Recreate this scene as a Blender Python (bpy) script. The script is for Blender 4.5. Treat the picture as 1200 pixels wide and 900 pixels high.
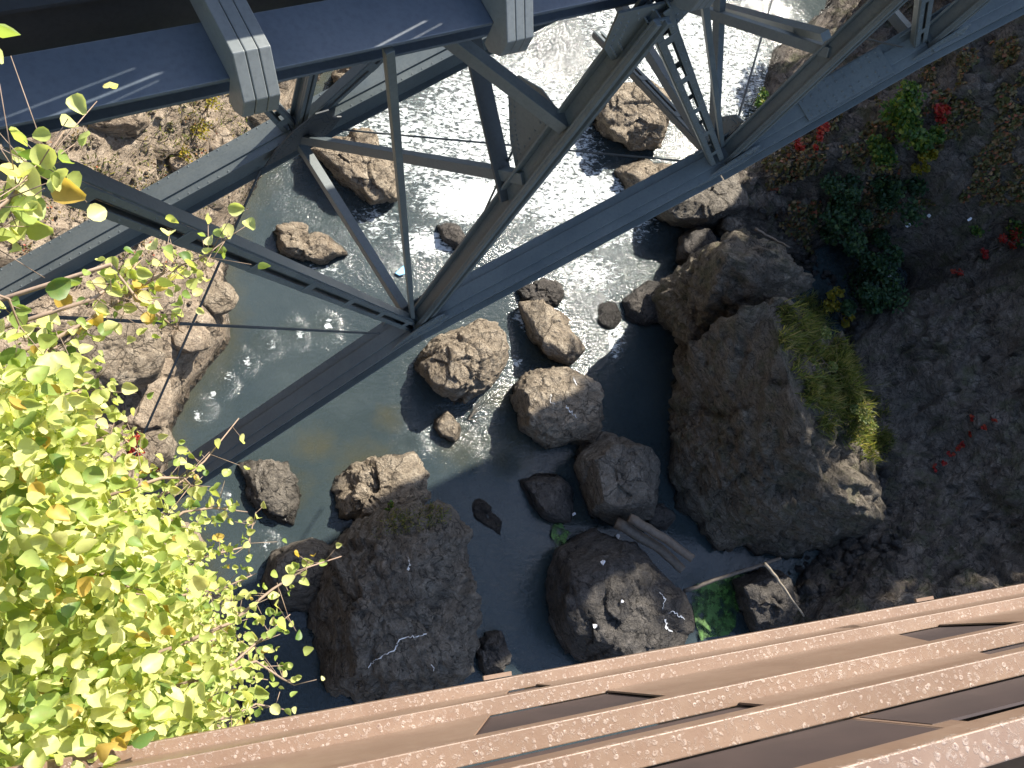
import bpy, bmesh, math, random
import numpy as np
from mathutils import Vector
from mathutils.bvhtree import BVHTree
random.seed(7)
S = bpy.context.scene
for o in list(bpy.data.objects): bpy.data.objects.remove(o)

# ------------------------------------------------------------------ camera
FOC = 933.0
def nrm(v):
    v = np.array(v, float); return v/np.linalg.norm(v)
UPC = nrm([372, 315, 933])
_X = np.array([2200, 150, -930.]); _X = nrm(_X-UPC*_X.dot(UPC)); _Y = np.cross(UPC, _X)
RM = np.array([_X, _Y, UPC]); CAM = np.array([0, 0, 20.])
cam = bpy.data.objects.new('camera', bpy.data.cameras.new('camera'))
S.collection.objects.link(cam); S.camera = cam
cam.data.sensor_fit = 'HORIZONTAL'; cam.data.sensor_width = 36; cam.data.lens = 36*FOC/1200
cam.data.clip_end = 1000; cam.data.clip_start = .02
from mathutils import Matrix
m4 = Matrix.Identity(4)
for i in range(3):
    for j in range(3): m4[i][j] = RM[i][j]
m4.translation = CAM; cam.matrix_world = m4
S.render.resolution_x = 1024; S.render.resolution_y = 768

# ------------------------------------------------------------------ light
SUN_EL, SUN_AZ = math.radians(44.4), math.radians(42.7)      # azimuth from +X towards +Y
w = bpy.data.worlds.new("World"); S.world = w; w.use_nodes = True
nt = w.node_tree; bg = nt.nodes['Background']
sky = nt.nodes.new('ShaderNodeTexSky'); sky.sky_type = 'NISHITA'; sky.sun_disc = False
sky.sun_elevation = SUN_EL; sky.sun_rotation = math.pi/2-SUN_AZ; sky.air_density = 1.0
nt.links.new(sky.outputs[0], bg.inputs[0]); bg.inputs[1].default_value = 0.15
sl = bpy.data.lights.new('sun', 'SUN'); sl.energy = 5.0; sl.angle = math.radians(.5); sl.color = (1, .93, .81)
so = bpy.data.objects.new('sun', sl); S.collection.objects.link(so)
sd = Vector((math.cos(SUN_AZ)*math.cos(SUN_EL), math.sin(SUN_AZ)*math.cos(SUN_EL), math.sin(SUN_EL)))
so.rotation_euler = sd.to_track_quat('Z', 'Y').to_euler()
S.view_settings.view_transform = 'Standard'; S.view_settings.look = 'None'
S.view_settings.exposure = 1.3; S.view_settings.gamma = 1

# ------------------------------------------------------------------ placing helpers
def ray(px, py): return RM@nrm([px-600, 450-py, -FOC])
def atz(px, py, z):
    d = ray(px, py); return CAM+d*((z-CAM[2])/d[2])
def proj(P):
    c = (P-CAM)@RM
    return 600+FOC*c[..., 0]/-c[..., 2], 450-FOC*c[..., 1]/-c[..., 2]
G3 = np.array([.94226, .33488, 0]); N3 = np.array([-.33488, .94226, 0]); Z3 = np.array([0, 0, 1.])
def onp(px, py, d):
    r = ray(px, py); return CAM+r*(d/r.dot(N3))
def bp(s, d, z): return G3*s+N3*d+Z3*z
NAD = np.array([228., 765.])

# ------------------------------------------------------------------ noise
def _h(i, j, k, seed):
    with np.errstate(over='ignore'):
        x = (i.astype(np.int64)*374761393+j.astype(np.int64)*668265263+k.astype(np.int64)*1274126177+seed*974634777) & 0xffffffff
        x = ((x ^ (x >> 13))*1274126177) & 0xffffffff
        x = ((x ^ (x >> 15))*2246822519) & 0xffffffff
        x = x ^ (x >> 16)
    return (x & 0xffffff)/float(0x1000000)
def vnoise(P, seed=0):
    F = np.floor(P).astype(np.int64); u = P-F; u = u*u*(3-2*u)
    r = 0
    for a in (0, 1):
        for b in (0, 1):
            for c in (0, 1):
                wgt = (u[:, 0] if a else 1-u[:, 0])*(u[:, 1] if b else 1-u[:, 1])*(u[:, 2] if c else 1-u[:, 2])
                r = r+wgt*_h(F[:, 0]+a, F[:, 1]+b, F[:, 2]+c, seed)
    return r*2-1
def fbm(P, octv=5, seed=0, gain=.5, lac=2.03):
    r = 0; a = 1; q = P.copy()
    for o in range(octv):
        r = r+a*vnoise(q, seed+o*17); a *= gain; q = q*lac+3.1
    return r
def ridged(P, octv=4, seed=0):
    r = 0; a = 1; q = P.copy()
    for o in range(octv):
        r = r+a*(1-2*np.abs(vnoise(q, seed+o*13))); a *= .5; q = q*2.1+1.7
    return r
def worley(P, seed=0):
    F = np.floor(P).astype(np.int64); best = np.full(len(P), 9.); second = best.copy(); bid = np.zeros(len(P)); off = np.zeros_like(P)
    for a in (-1, 0, 1):
        for b in (-1, 0, 1):
            for c in (-1, 0, 1):
                I = F+np.array([a, b, c])
                pt = I+np.stack([_h(I[:, 0], I[:, 1], I[:, 2], seed+q) for q in (1, 2, 3)], 1)
                dv = P-pt; d = (dv**2).sum(1)
                m = d < best
                second = np.where(m, best, np.minimum(second, d))
                best = np.where(m, d, best); off[m] = dv[m]
                bid = np.where(m, _h(I[:, 0], I[:, 1], I[:, 2], seed+9), bid)
    # tilt every cell by its own random plane: chipped, faceted stone
    ang = bid*6.283*7
    tilt = off[:, 0]*np.cos(ang)+off[:, 1]*np.sin(ang)+off[:, 2]*np.cos(ang*1.7)
    return bid*2-1, np.sqrt(second)-np.sqrt(best), tilt

# ------------------------------------------------------------------ object helpers
def link(o): S.collection.objects.link(o); return o
def tag(o, label=None, cat=None, group=None, kind=None):
    if label: o['label'] = label
    if cat: o['category'] = cat
    if group: o['group'] = group
    if kind: o['kind'] = kind
    return o
def empty(name, loc=(0, 0, 0)):
    o = bpy.data.objects.new(name, None); o.location = Vector(loc); o.empty_display_size = .3; return link(o)
def mk(name, V, F, mat, parent=None, smooth=False, attrs=None):
    """one mesh object from vertex rows and equal-sized or ragged faces (world coordinates)"""
    me = bpy.data.meshes.new(name)
    V = np.asarray(V, float)
    if parent is not None: V = V-np.array(parent.location)
    if isinstance(F, np.ndarray):
        me.vertices.add(len(V)); me.vertices.foreach_set('co', V.ravel())
        k = F.shape[1]; me.loops.add(F.size); me.loops.foreach_set('vertex_index', F.ravel().astype(np.int32))
        me.polygons.add(len(F)); me.polygons.foreach_set('loop_start', np.arange(0, F.size, k, dtype=np.int32))
        me.update(calc_edges=True)
    else:
        me.from_pydata([tuple(v) for v in V], [], [tuple(f) for f in F])
    if smooth: me.polygons.foreach_set('use_smooth', np.ones(len(me.polygons), bool))
    if attrs:
        for k_, a in attrs.items():
            at = me.attributes.new(k_, 'FLOAT', 'POINT'); at.data.foreach_set('value', np.asarray(a, np.float32))
    me.materials.append(mat); me.update()
    o = link(bpy.data.objects.new(name, me))
    if parent is not None: o.parent = parent
    return o
class MB:
    def __init__(s): s.V = []; s.F = []
    def add(s, V, F):
        b = len(s.V); s.V += [tuple(v) for v in V]; s.F += [tuple(i+b for i in f) for f in F]
    def box(s, o, ax, ay, az):
        """corner-centred box: centre o, half axes"""
        V = [o+a*ax+b*ay+c*az for c in (-1, 1) for b in (-1, 1) for a in (-1, 1)]
        s.add(V, [(0, 2, 3, 1), (4, 5, 7, 6), (0, 1, 5, 4), (2, 6, 7, 3), (0, 4, 6, 2), (1, 3, 7, 5)])
    def beam(s, p0, p1, wd, ht, side=N3, cs=0, ct=0):
        p0 = np.array(p0, float); p1 = np.array(p1, float); a = p1-p0; L = np.linalg.norm(a); a /= L
        sv = side-a*a.dot(side); sv = nrm(sv); t = np.cross(a, sv)
        if t[2] < 0: t = -t
        c = (p0+p1)/2+sv*cs+t*ct
        s.box(c, a*L/2, sv*wd/2, t*ht/2)
        return a, sv, t
    def prism(s, poly, off):
        n = len(poly); poly = [np.array(p, float) for p in poly]; off = np.array(off, float)
        s.add(poly+[p+off for p in poly], [tuple(range(n-1, -1, -1)), tuple(range(n, 2*n))]+[(i, (i+1) % n, n+(i+1) % n, n+i) for i in range(n)])
    def rivet(s, c, nrmv, r=.016):
        nv = nrm(nrmv); u = nrm(np.cross(nv, [.3, .5, .81])); v = np.cross(nv, u)
        V = [c+(u*math.cos(k*1.0472)+v*math.sin(k*1.0472))*r for k in range(6)]+[c+(u*math.cos(k*1.0472)+v*math.sin(k*1.0472))*r*.6+nv*r*.6 for k in range(6)]
        s.add(V, [tuple(range(6, 12))]+[(i, (i+1) % 6, 6+(i+1) % 6, 6+i) for i in range(6)])
    def tube(s, pts, rad, n=7):
        pts = [np.array(p, float) for p in pts]; rings = []
        for i, p in enumerate(pts):
            a = nrm(pts[min(i+1, len(pts)-1)]-pts[max(i-1, 0)])
            u = np.cross(a, [.31, .17, .93]); u = nrm(u); v = np.cross(a, u)
            r = rad[i] if hasattr(rad, '__len__') else rad
            rings.append([p+(u*math.cos(6.2832*k/n)+v*math.sin(6.2832*k/n))*r for k in range(n)])
        V = [q for r_ in rings for q in r_]
        F = [(i*n+k, i*n+(k+1) % n, (i+1)*n+(k+1) % n, (i+1)*n+k) for i in range(len(pts)-1) for k in range(n)]
        F += [tuple(range(n-1, -1, -1)), tuple(range((len(pts)-1)*n, len(pts)*n))]
        s.add(V, F)
    def build(s, name, mat, parent=None, bevel=0, smooth=False):
        o = mk(name, s.V, s.F, mat, parent, smooth)
        if bevel:
            b = o.modifiers.new('bevel', 'BEVEL'); b.width = bevel; b.segments = 2; b.limit_method = 'ANGLE'
        return o

# ------------------------------------------------------------------ materials
def mat(name):
    m = bpy.data.materials.new(name); m.use_nodes = True; t = m.node_tree
    return m, t, t.nodes['Principled BSDF']
def N(t, typ, **kw):
    n = t.nodes.new(typ)
    for k, v in kw.items(): setattr(n, k, v)
    return n
def pos(t, scale=(1, 1, 1), rot=(0, 0, 0)):
    g = N(t, 'ShaderNodeNewGeometry'); mp = N(t, 'ShaderNodeMapping'); mp.inputs['Scale'].default_value = scale; mp.inputs['Rotation'].default_value = rot
    t.links.new(g.outputs['Position'], mp.inputs['Vector']); return mp.outputs[0]
def noise(t, vec, sc, det=8, rough=.6, dist=0):
    n = N(t, 'ShaderNodeTexNoise'); n.inputs['Scale'].default_value = sc; n.inputs['Detail'].default_value = det
    n.inputs['Roughness'].default_value = rough; n.inputs['Distortion'].default_value = dist
    t.links.new(vec, n.inputs['Vector']); return n.outputs['Fac']
def ramp(t, fac, stops):
    r = N(t, 'ShaderNodeValToRGB'); e = r.color_ramp.elements
    while len(e) < len(stops): e.new(.5)
    for x, (p, c) in zip(e, stops): x.position = p; x.color = tuple(c)+(1,) if len(c) == 3 else c
    t.links.new(fac, r.inputs[0]); return r.outputs[0]
def mixc(t, fac, a, b, mode='MIX'):
    m = N(t, 'ShaderNodeMix', data_type='RGBA', blend_type=mode)
    for sock, v in ((m.inputs[0], fac), (m.inputs[6], a), (m.inputs[7], b)):
        if isinstance(v, (int, float)): sock.default_value = v
        elif isinstance(v, tuple): sock.default_value = v+(1,)
        else: t.links.new(v, sock)
    return m.outputs[2]
def bump(t, h, strength, dist, nrmin=None):
    b = N(t, 'ShaderNodeBump'); b.inputs['Strength'].default_value = strength; b.inputs['Distance'].default_value = dist
    t.links.new(h, b.inputs['Height'])
    if nrmin is not None: t.links.new(nrmin, b.inputs['Normal'])
    return b.outputs[0]
def math_(t, op, a, b=None):
    m = N(t, 'ShaderNodeMath', operation=op)
    for s_, v in zip(m.inputs, (a, b)):
        if v is None: continue
        if isinstance(v, (int, float)): s_.default_value = v
        else: t.links.new(v, s_)
    return m.outputs[0]
BK = (0, 0, 0); WH = (1, 1, 1)
def rock_mat(name, dark, mid, light, strata=(2, 2, 9), rot=(.5, .3, 0), moss=0, wet=True, stain=.5):
    m, t, b = mat(name)
    p = pos(t); ps = pos(t, strata, rot)
    big = noise(t, p, .55, 6, .6); med = noise(t, p, 3.2, 10, .68); st = noise(t, ps, 1.3, 9, .65, .4); fine = noise(t, p, 19, 6, .7)
    c = ramp(t, med, [(.28, dark), (.5, mid), (.72, light)])
    c2 = ramp(t, st, [(.3, dark), (.5, mid), (.7, light)])
    c = mixc(t, .5, c, c2)
    c = mixc(t, ramp(t, big, [(.35, (.0,)*3), (.7, (stain,)*3)]), c, mixc(t, .5, c, (.30, .19, .11), 'MULTIPLY'))
    c = mixc(t, ramp(t, fine, [(.35, (.55,)*3), (.6, BK)]), c, tuple(x*.55 for x in dark))
    # pale lichen
    li = math_(t, 'MULTIPLY', ramp(t, noise(t, p, 6, 8, .75), [(.6, BK), (.68, WH)]), ramp(t, big, [(.45, BK), (.6, (.6,)*3)]))
    c = mixc(t, li, c, tuple(min(1, x*1.35) for x in light))
    if moss:
        mo = math_(t, 'MULTIPLY', ramp(t, noise(t, p, 1.4, 8, .7), [(.5, BK), (.62, WH)]), moss)
        c = mixc(t, mo, c, (.07, .085, .02))
    # cracks
    v = N(t, 'ShaderNodeTexVoronoi', feature='DISTANCE_TO_EDGE'); v.inputs['Scale'].default_value = 1.7
    dv = N(t, 'ShaderNodeVectorMath', operation='ADD'); nn = N(t, 'ShaderNodeTexNoise'); nn.inputs['Scale'].default_value = 1.5; nn.inputs['Detail'].default_value = 6
    t.links.new(ps, nn.inputs['Vector']); t.links.new(ps, dv.inputs[0]); t.links.new(nn.outputs['Color'], dv.inputs[1]); t.links.new(dv.outputs[0], v.inputs['Vector'])
    v.inputs['Scale'].default_value = .8
    cr = ramp(t, v.outputs[0], [(0, BK), (.035, WH)])
    c = mixc(t, cr, mixc(t, .65, c, BK), c)
    if wet:
        g = N(t, 'ShaderNodeNewGeometry'); sp = N(t, 'ShaderNodeSeparateXYZ'); t.links.new(g.outputs['Position'], sp.inputs[0])
        hz = math_(t, 'ADD', sp.outputs[2], math_(t, 'MULTIPLY', math_(t, 'SUBTRACT', big, .5), .5))
        wf = ramp(t, hz, [(.10, WH), (.32, BK)])
        c = mixc(t, wf, c, mixc(t, .7, c, BK))
        rr = mixc(t, wf, (.85,)*3, (.25,)*3); t.links.new(rr, b.inputs['Roughness'])
    else: b.inputs['Roughness'].default_value = .85
    t.links.new(c, b.inputs['Base Color'])
    h = math_(t, 'ADD', math_(t, 'MULTIPLY', med, 1.0), math_(t, 'MULTIPLY', st, 1.3))
    n1 = bump(t, h, 1.0, .22); n2 = bump(t, fine, .9, .035, n1); n3 = bump(t, cr, .8, .06, n2)
    t.links.new(n3, b.inputs['Normal']); b.inputs['Specular IOR Level'].default_value = .35
    return m
M = {}
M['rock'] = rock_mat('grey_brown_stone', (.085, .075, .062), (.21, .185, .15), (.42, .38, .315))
M['rock_lit'] = rock_mat('sunlit_tan_stone', (.13, .103, .074), (.36, .295, .215), (.64, .56, .44))  # paler copy of the grey-brown stone, sunlight put into its colour
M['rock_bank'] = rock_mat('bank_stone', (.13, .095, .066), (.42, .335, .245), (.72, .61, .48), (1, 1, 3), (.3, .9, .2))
M['rock_block'] = rock_mat('brown_block_stone', (.085, .07, .054), (.20, .17, .13), (.40, .35, .28), (3, 3, 9), (.9, .35, 0), moss=.35)
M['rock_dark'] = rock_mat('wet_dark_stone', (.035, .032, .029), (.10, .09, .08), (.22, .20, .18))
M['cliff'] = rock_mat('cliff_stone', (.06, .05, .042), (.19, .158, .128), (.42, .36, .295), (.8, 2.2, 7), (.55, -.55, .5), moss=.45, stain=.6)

def paint_steel(name, col, col2, rough=.45, rust=.25):
    m, t, b = mat(name); p = pos(t)
    a = noise(t, p, 1.1, 8, .65); f = noise(t, p, 30, 5, .6)
    c = mixc(t, ramp(t, a, [(.35, BK), (.7, WH)]), col, col2)
    c = mixc(t, ramp(t, noise(t, p, 5, 10, .75), [(.62, BK), (.72, (rust,)*3)]), c, (.13, .075, .04))
    c = mixc(t, ramp(t, f, [(.3, (.3,)*3), (.55, BK)]), c, tuple(x*.5 for x in col))
    t.links.new(c, b.inputs['Base Color']); b.inputs['Roughness'].default_value = rough
    t.links.new(ramp(t, a, [(.3, (rough-.08,)*3), (.7, (rough+.12,)*3)]), b.inputs['Roughness'])
    t.links.new(bump(t, f, .15, .004), b.inputs['Normal'])
    return m
M['steel'] = paint_steel('grey_green_painted_steel', (.088, .108, .115), (.13, .15, .15))
M['steel_dark'] = paint_steel('old_dark_steel', (.045, .052, .056), (.075, .08, .08), .6, .25)
M['steel_blue'] = paint_steel('glossy_blue_grey_steel', (.085, .11, .14), (.11, .135, .165), .32, .1)
M['steel_plate'] = paint_steel('pale_beam_plate', (.13, .15, .155), (.18, .195, .195), .35, .15)
m, t, b = mat('concrete_deck'); M['concrete'] = m
t.links.new(ramp(t, noise(t, pos(t), 3, 8, .6), [(.3, (.16, .15, .14)), (.7, (.27, .26, .24))]), b.inputs['Base Color']); b.inputs['Roughness'].default_value = .9
m, t, b = mat('grey_timber'); M['timber'] = m
pp = pos(t, (1.5, 30, 30)); t.links.new(ramp(t, noise(t, pp, 1.5, 8, .6), [(.3, (.10, .10, .10)), (.7, (.27, .27, .27))]), b.inputs['Base Color']); b.inputs['Roughness'].default_value = .8
# weathered rust-brown paint with chalky blisters and dark pits
def rust_mat(name, blister):
    m, t, b = mat(name); p = pos(t)
    big = noise(t, p, 3.5, 6, .6); med = noise(t, p, 28, 6, .65)
    c = mixc(t, ramp(t, big, [(.3, BK), (.7, WH)]), (.135, .083, .053), (.20, .132, .090))
    c = mixc(t, ramp(t, med, [(.3, (.4,)*3), (.6, BK)]), c, (.15, .085, .055))
    hgt = med
    if blister:
        dv = N(t, 'ShaderNodeTexNoise'); dv.inputs['Scale'].default_value = 60; t.links.new(p, dv.inputs['Vector'])
        ad = N(t, 'ShaderNodeVectorMath', operation='MULTIPLY_ADD'); t.links.new(dv.outputs['Color'], ad.inputs[0]); ad.inputs[1].default_value = (.010,)*3; t.links.new(p, ad.inputs[2])
        v = N(t, 'ShaderNodeTexVoronoi'); v.inputs['Scale'].default_value = 95; t.links.new(ad.outputs[0], v.inputs['Vector'])
        sel = ramp(t, v.outputs['Color'], [(.3, BK), (.4, WH)])
        ring = math_(t, 'MULTIPLY', ramp(t, v.outputs['Distance'], [(.08, (.3,)*3), (.2, WH), (.34, WH), (.5, BK)]), sel)
        ring = math_(t, 'MULTIPLY', ring, ramp(t, noise(t, p, 55, 6, .75, .6), [(.44, BK), (.58, WH)]))
        ring = math_(t, 'MAXIMUM', ring, math_(t, 'MULTIPLY', ramp(t, noise(t, p, 75, 6, .8, 1.0), [(.56, BK), (.63, (.8,)*3)]), ramp(t, big, [(.35, (.3,)*3), (.6, WH)])))
        c = mixc(t, math_(t, 'MULTIPLY', ring, .55), c, (.36, .29, .245))
        pit = math_(t, 'MULTIPLY', ramp(t, v.outputs['Distance'], [(.10, WH), (.17, BK)]), ramp(t, v.outputs['Color'], [(.62, BK), (.66, (.8,)*3)]))
        c = mixc(t, pit, c, (.10, .05, .045))
        hgt = math_(t, 'ADD', med, ring)
    t.links.new(c, b.inputs['Base Color']); b.inputs['Roughness'].default_value = .5
    t.links.new(bump(t, hgt, .5, .0015), b.inputs['Normal']); return m
M['rust_top'] = rust_mat('blistered_rust_paint', True); M['rust'] = rust_mat('smooth_rust_paint', False)
m, t, b = mat('painted_shade_brown'); M['rust_shade'] = m
t.links.new(ramp(t, noise(t, pos(t), 8, 6, .6), [(.3, (.024, .013, .011)), (.7, (.040, .023, .019))]), b.inputs['Base Color']); b.inputs['Roughness'].default_value = .7  # brown darkened to stand for the shade inside the railing gaps

def leaf_mat(name, stops, trans=.5, rough=.45):
    m, t, b = mat(name); at = N(t, 'ShaderNodeAttribute', attribute_name='tint')
    p = pos(t); c = ramp(t, at.outputs['Fac'], stops)
    c = mixc(t, ramp(t, noise(t, p, 40, 4, .6), [(.5, BK), (.75, (.35,)*3)]), c, (.25, .20, .04))
    t.links.new(c, b.inputs['Base Color']); b.inputs['Roughness'].default_value = rough
    b.inputs['Specular IOR Level'].default_value = .4
    tr = N(t, 'ShaderNodeBsdfTranslucent'); t.links.new(mixc(t, 1.0, c, (1.25, 1.25, .7), 'MULTIPLY'), tr.inputs[0])
    mx = N(t, 'ShaderNodeMixShader'); mx.inputs[0].default_value = trans
    t.links.new(b.outputs[0], mx.inputs[1]); t.links.new(tr.outputs[0], mx.inputs[2]); t.links.new(mx.outputs[0], t.nodes['Material Output'].inputs[0]); return m
M['leaf'] = leaf_mat('yellow_green_leaves', [(0, (.12, .21, .05)), (.3, (.33, .42, .11)), (.6, (.58, .61, .22)), (.86, (.72, .70, .34)), (.98, (.70, .62, .20)), (1, (.55, .38, .09))])
M['leaf_green'] = leaf_mat('mid_green_leaves', [(0, (.03, .08, .02)), (.5, (.07, .16, .035)), (.8, (.14, .22, .04)), (1, (.28, .26, .03))])
M['leaf_soft'] = leaf_mat('soft_weed_leaves', [(0, (.08, .12, .03)), (.5, (.18, .23, .06)), (.85, (.32, .32, .10)), (1, (.36, .26, .12))])
M['leaf_dark'] = leaf_mat('dark_green_leaves', [(0, (.02, .055, .03)), (.6, (.035, .10, .045)), (1, (.08, .14, .04))])
M['leaf_yellow'] = leaf_mat('golden_leaves', [(0, (.12, .15, .02)), (.5, (.3, .25, .02)), (1, (.45, .32, .03))])
M['leaf_red'] = leaf_mat('scarlet_leaves', [(0, (.25, .015, .02)), (.6, (.5, .03, .03)), (1, (.45, .12, .05))])
M['grass'] = leaf_mat('grass_blades', [(0, (.05, .075, .022)), (.5, (.15, .19, .045)), (.8, (.30, .28, .085)), (1, (.34, .27, .14))])
def plain(name, col, rough=.7, sc=12, var=.35):
    m, t, b = mat(name); n_ = noise(t, pos(t), sc, 6, .6)
    t.links.new(ramp(t, n_, [(.3, tuple(x*(1-var) for x in col)), (.7, tuple(min(1, x*(1+var)) for x in col))]), b.inputs['Base Color']); b.inputs['Roughness'].default_value = rough
    return m
M['twig'] = plain('pale_brown_twig', (.24, .17, .12)); M['deadwood'] = plain('grey_driftwood', (.11, .09, .07))
M['drytwig'] = plain('bleached_dry_twig', (.20, .17, .13)); M['bark'] = plain('brown_bark', (.10, .07, .05))
M['guano'] = plain('white_droppings', (.7, .7, .68), .8, 20, .1); M['litter'] = plain('white_litter', (.8, .8, .82), .5, 20, .05)
M['blue'] = plain('faded_blue_plastic', (.12, .35, .60), .4, 9, .2); M['algae'] = plain('bright_green_algae', (.05, .12, .02), .6, 6, .5)
_t = M['algae'].node_tree; _mx = N(_t, 'ShaderNodeMixShader'); _tr = N(_t, 'ShaderNodeBsdfTransparent')
_t.links.new(ramp(_t, noise(_t, pos(_t), 3.5, 9, .7), [(.42, BK), (.56, WH)]), _mx.inputs[0]); _t.links.new(_tr.outputs[0], _mx.inputs[1]); _t.links.new(_t.nodes['Principled BSDF'].outputs[0], _mx.inputs[2]); _t.links.new(_mx.outputs[0], _t.nodes['Material Output'].inputs[0])
M['sediment'] = plain('olive_sediment', (.13, .12, .05), .8, 3, .4)
# water: murky body colour, see-through share, glossy skin
def water_mat():
    m, t, b = mat('river_water'); t.nodes.remove(b)
    p = pos(t); foam_glint = N(t, 'ShaderNodeAttribute', attribute_name='foam_glint'); rough = N(t, 'ShaderNodeAttribute', attribute_name='chop')
    murk = N(t, 'ShaderNodeBsdfDiffuse'); c = ramp(t, noise(t, p, .5, 5, .6), [(.3, (.038, .056, .062)), (.7, (.062, .082, .085))]); sh = N(t, 'ShaderNodeAttribute', attribute_name='shallow'); sn = math_(t, 'ADD', sh.outputs['Fac'], math_(t, 'SUBTRACT', noise(t, p, 2.2, 6, .65), .5)); c = mixc(t, ramp(t, sn, [(.45, BK), (1.0, (.6,)*3)]), c, (.085, .080, .045)); t.links.new(c, murk.inputs[0])
    tr = N(t, 'ShaderNodeBsdfTransparent'); tr.inputs[0].default_value = (.55, .62, .50, 1)
    body = N(t, 'ShaderNodeMixShader'); body.inputs[0].default_value = .62
    t.links.new(tr.outputs[0], body.inputs[1]); t.links.new(murk.outputs[0], body.inputs[2])
    gl = N(t, 'ShaderNodeBsdfGlossy'); gl.inputs['Roughness'].default_value = .1
    ws = pos(t, (1.0, 2.2, 1), (0, 0, -.9))
    n1 = noise(t, ws, 4.5, 3, .5, .3); n2 = noise(t, ws, 13, 3, .55)
    st = math_(t, 'MULTIPLY_ADD' if 0 else 'MULTIPLY', rough.outputs['Fac'], 1.0)
    h = math_(t, 'MULTIPLY', math_(t, 'ADD', n1, math_(t, 'MULTIPLY', n2, .45)), st)
    bn = bump(t, h, 1.0, .05)
    t.links.new(bn, gl.inputs['Normal'])
    fr = N(t, 'ShaderNodeFresnel'); fr.inputs[0].default_value = 1.4; t.links.new(bn, fr.inputs['Normal'])
    mx = N(t, 'ShaderNodeMixShader'); t.links.new(fr.outputs[0], mx.inputs[0]); t.links.new(body.outputs[0], mx.inputs[1]); t.links.new(gl.outputs[0], mx.inputs[2])
    fo = N(t, 'ShaderNodeBsdfDiffuse'); fo.inputs[0].default_value = (.62, .66, .66, 1)
    fn = noise(t, ws, 5, 8, .72, .8)
    ff = math_(t, 'SUBTRACT', math_(t, 'ADD', foam_glint.outputs['Fac'], fn), 1.0)
    fm = ramp(t, ff, [(0.0, BK), (.10, (.85,)*3)])
    m2 = N(t, 'ShaderNodeMixShader'); t.links.new(fm, m2.inputs[0]); t.links.new(mx.outputs[0], m2.inputs[1]); t.links.new(fo.outputs[0], m2.inputs[2])
    t.links.new(m2.outputs[0], t.nodes['Material Output'].inputs[0]); return m
M['water'] = water_mat()

# ------------------------------------------------------------------ terrain
LEFT = [(300, 990), (290, 850), (268, 745), (232, 655), (190, 600), (200, 500), (225, 455), (268, 400), (268, 345), (262, 290), (300, 215), (330, 160), (368, 100), (400, 62), (470, 45), (560, 30), (640, -30), (700, -80)]
RIGHT = [(1010, -90), (965, 10), (905, 60), (888, 130), (850, 175), (800, 215), (775, 255), (880, 290), (985, 330), (1000, 450), (1015, 590), (930, 680), (900, 760), (900, 900), (870, 1000)]
LP = np.array([atz(x, y, 0)[:2] for x, y in LEFT]); RP = np.array([atz(x, y, 0)[:2] for x, y in RIGHT])
LP = np.vstack([[-1.5, -40], LP, [[20, 34], [34, 70]]]); RP = np.vstack([[[36, 70], [29, 30]], RP, [[16, -40]]])
def polydist(P, L):
    best = np.full(len(P), 1e9)
    for a, b in zip(L[:-1], L[1:]):
        ab = b-a; u = np.clip(((P-a)@ab)/(ab@ab), 0, 1); q = a+u[:, None]*ab
        best = np.minimum(best, np.hypot(P[:, 0]-q[:, 0], P[:, 1]-q[:, 1]))
    return best
def inside(P, poly):
    c = np.zeros(len(P), bool)
    for i in range(len(poly)):
        x1, y1 = poly[i]; x2, y2 = poly[i-1]
        m_ = ((y1 > P[:, 1]) != (y2 > P[:, 1])) & (P[:, 0] < (x2-x1)*(P[:, 1]-y1)/((y2-y1) or 1e-9)+x1); c ^= m_
    return c
river = np.vstack([LP, RP])
def height(P):
    dl = polydist(P, LP); dr = polydist(P, RP); ins = inside(P, river)
    q = np.column_stack([P*.22, np.zeros(len(P))]); wob = fbm(q, 3, 5)
    left = (~ins) & (dl < dr)
    # left bank: a broken slope, then the rock shoulder that carries the bridge ends
    hl = 1.7*(1-np.exp(-dl/.9))+.62*dl+.5*wob*np.clip(dl/2, 0, 1)
    hl = hl+9*np.clip((dl-5.2)/2.2, 0, 1)**1.3
    hl = np.minimum(hl, 15.2+.6*wob)
    hr = 1.15*dr+.9*np.maximum(dr-3, 0)*.55+1.0*wob*np.clip(dr/3, 0, 1)
    hr = np.minimum(hr, 27+2.5*wob)
    pp_ = P[:, 0]*.735+P[:, 1]*.678; qq = -P[:, 0]*.678+P[:, 1]*.735; sm = lambda x: np.clip(x, 0, 1)**2*(3-2*np.clip(x, 0, 1))
    hr = np.maximum(hr, (21.3+1.2*wob)*sm((pp_-30.3)/3.4)*sm((-2.7-qq)/1.4)*sm(dr/1.5)*(1-.10*np.exp(-((qq+10.2)/1.2)**2)))
    # dark gully splitting the cliff
    ga = atz(990, 320, 0)[:2]; gb = atz(1230, 225, 6)[:2]
    gd = polydist(P, np.array([ga-(gb-ga)*.1, gb, gb+(gb-ga)]))
    hr = hr-(3.2*np.exp(-(gd/1.3)**2))*np.clip(dr/1.5, 0, 1)
    # ledges
    lg = np.sin((hr*1.1+P[:, 1]*.25+wob)*2.2); hr = hr+.35*lg*np.clip(dr/1.5, 0, 1)
    dm = np.minimum(dl, dr); hb = -np.minimum(.45*dm, 1.3)
    return np.where(ins, hb, np.where(left, hl, hr)), left, ins
def grid(x0, x1, y0, y1, st):
    xs = np.arange(x0, x1, st); ys = np.arange(y0, y1, st); gx, gy = np.meshgrid(xs, ys); nx = len(xs); ny = len(ys)
    i = (np.arange(ny-1)[:, None]*nx+np.arange(nx-1)[None]).ravel()
    return np.column_stack([gx.ravel(), gy.ravel()]), np.column_stack([i, i+1, i+nx+1, i+nx]), nx, ny
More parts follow.
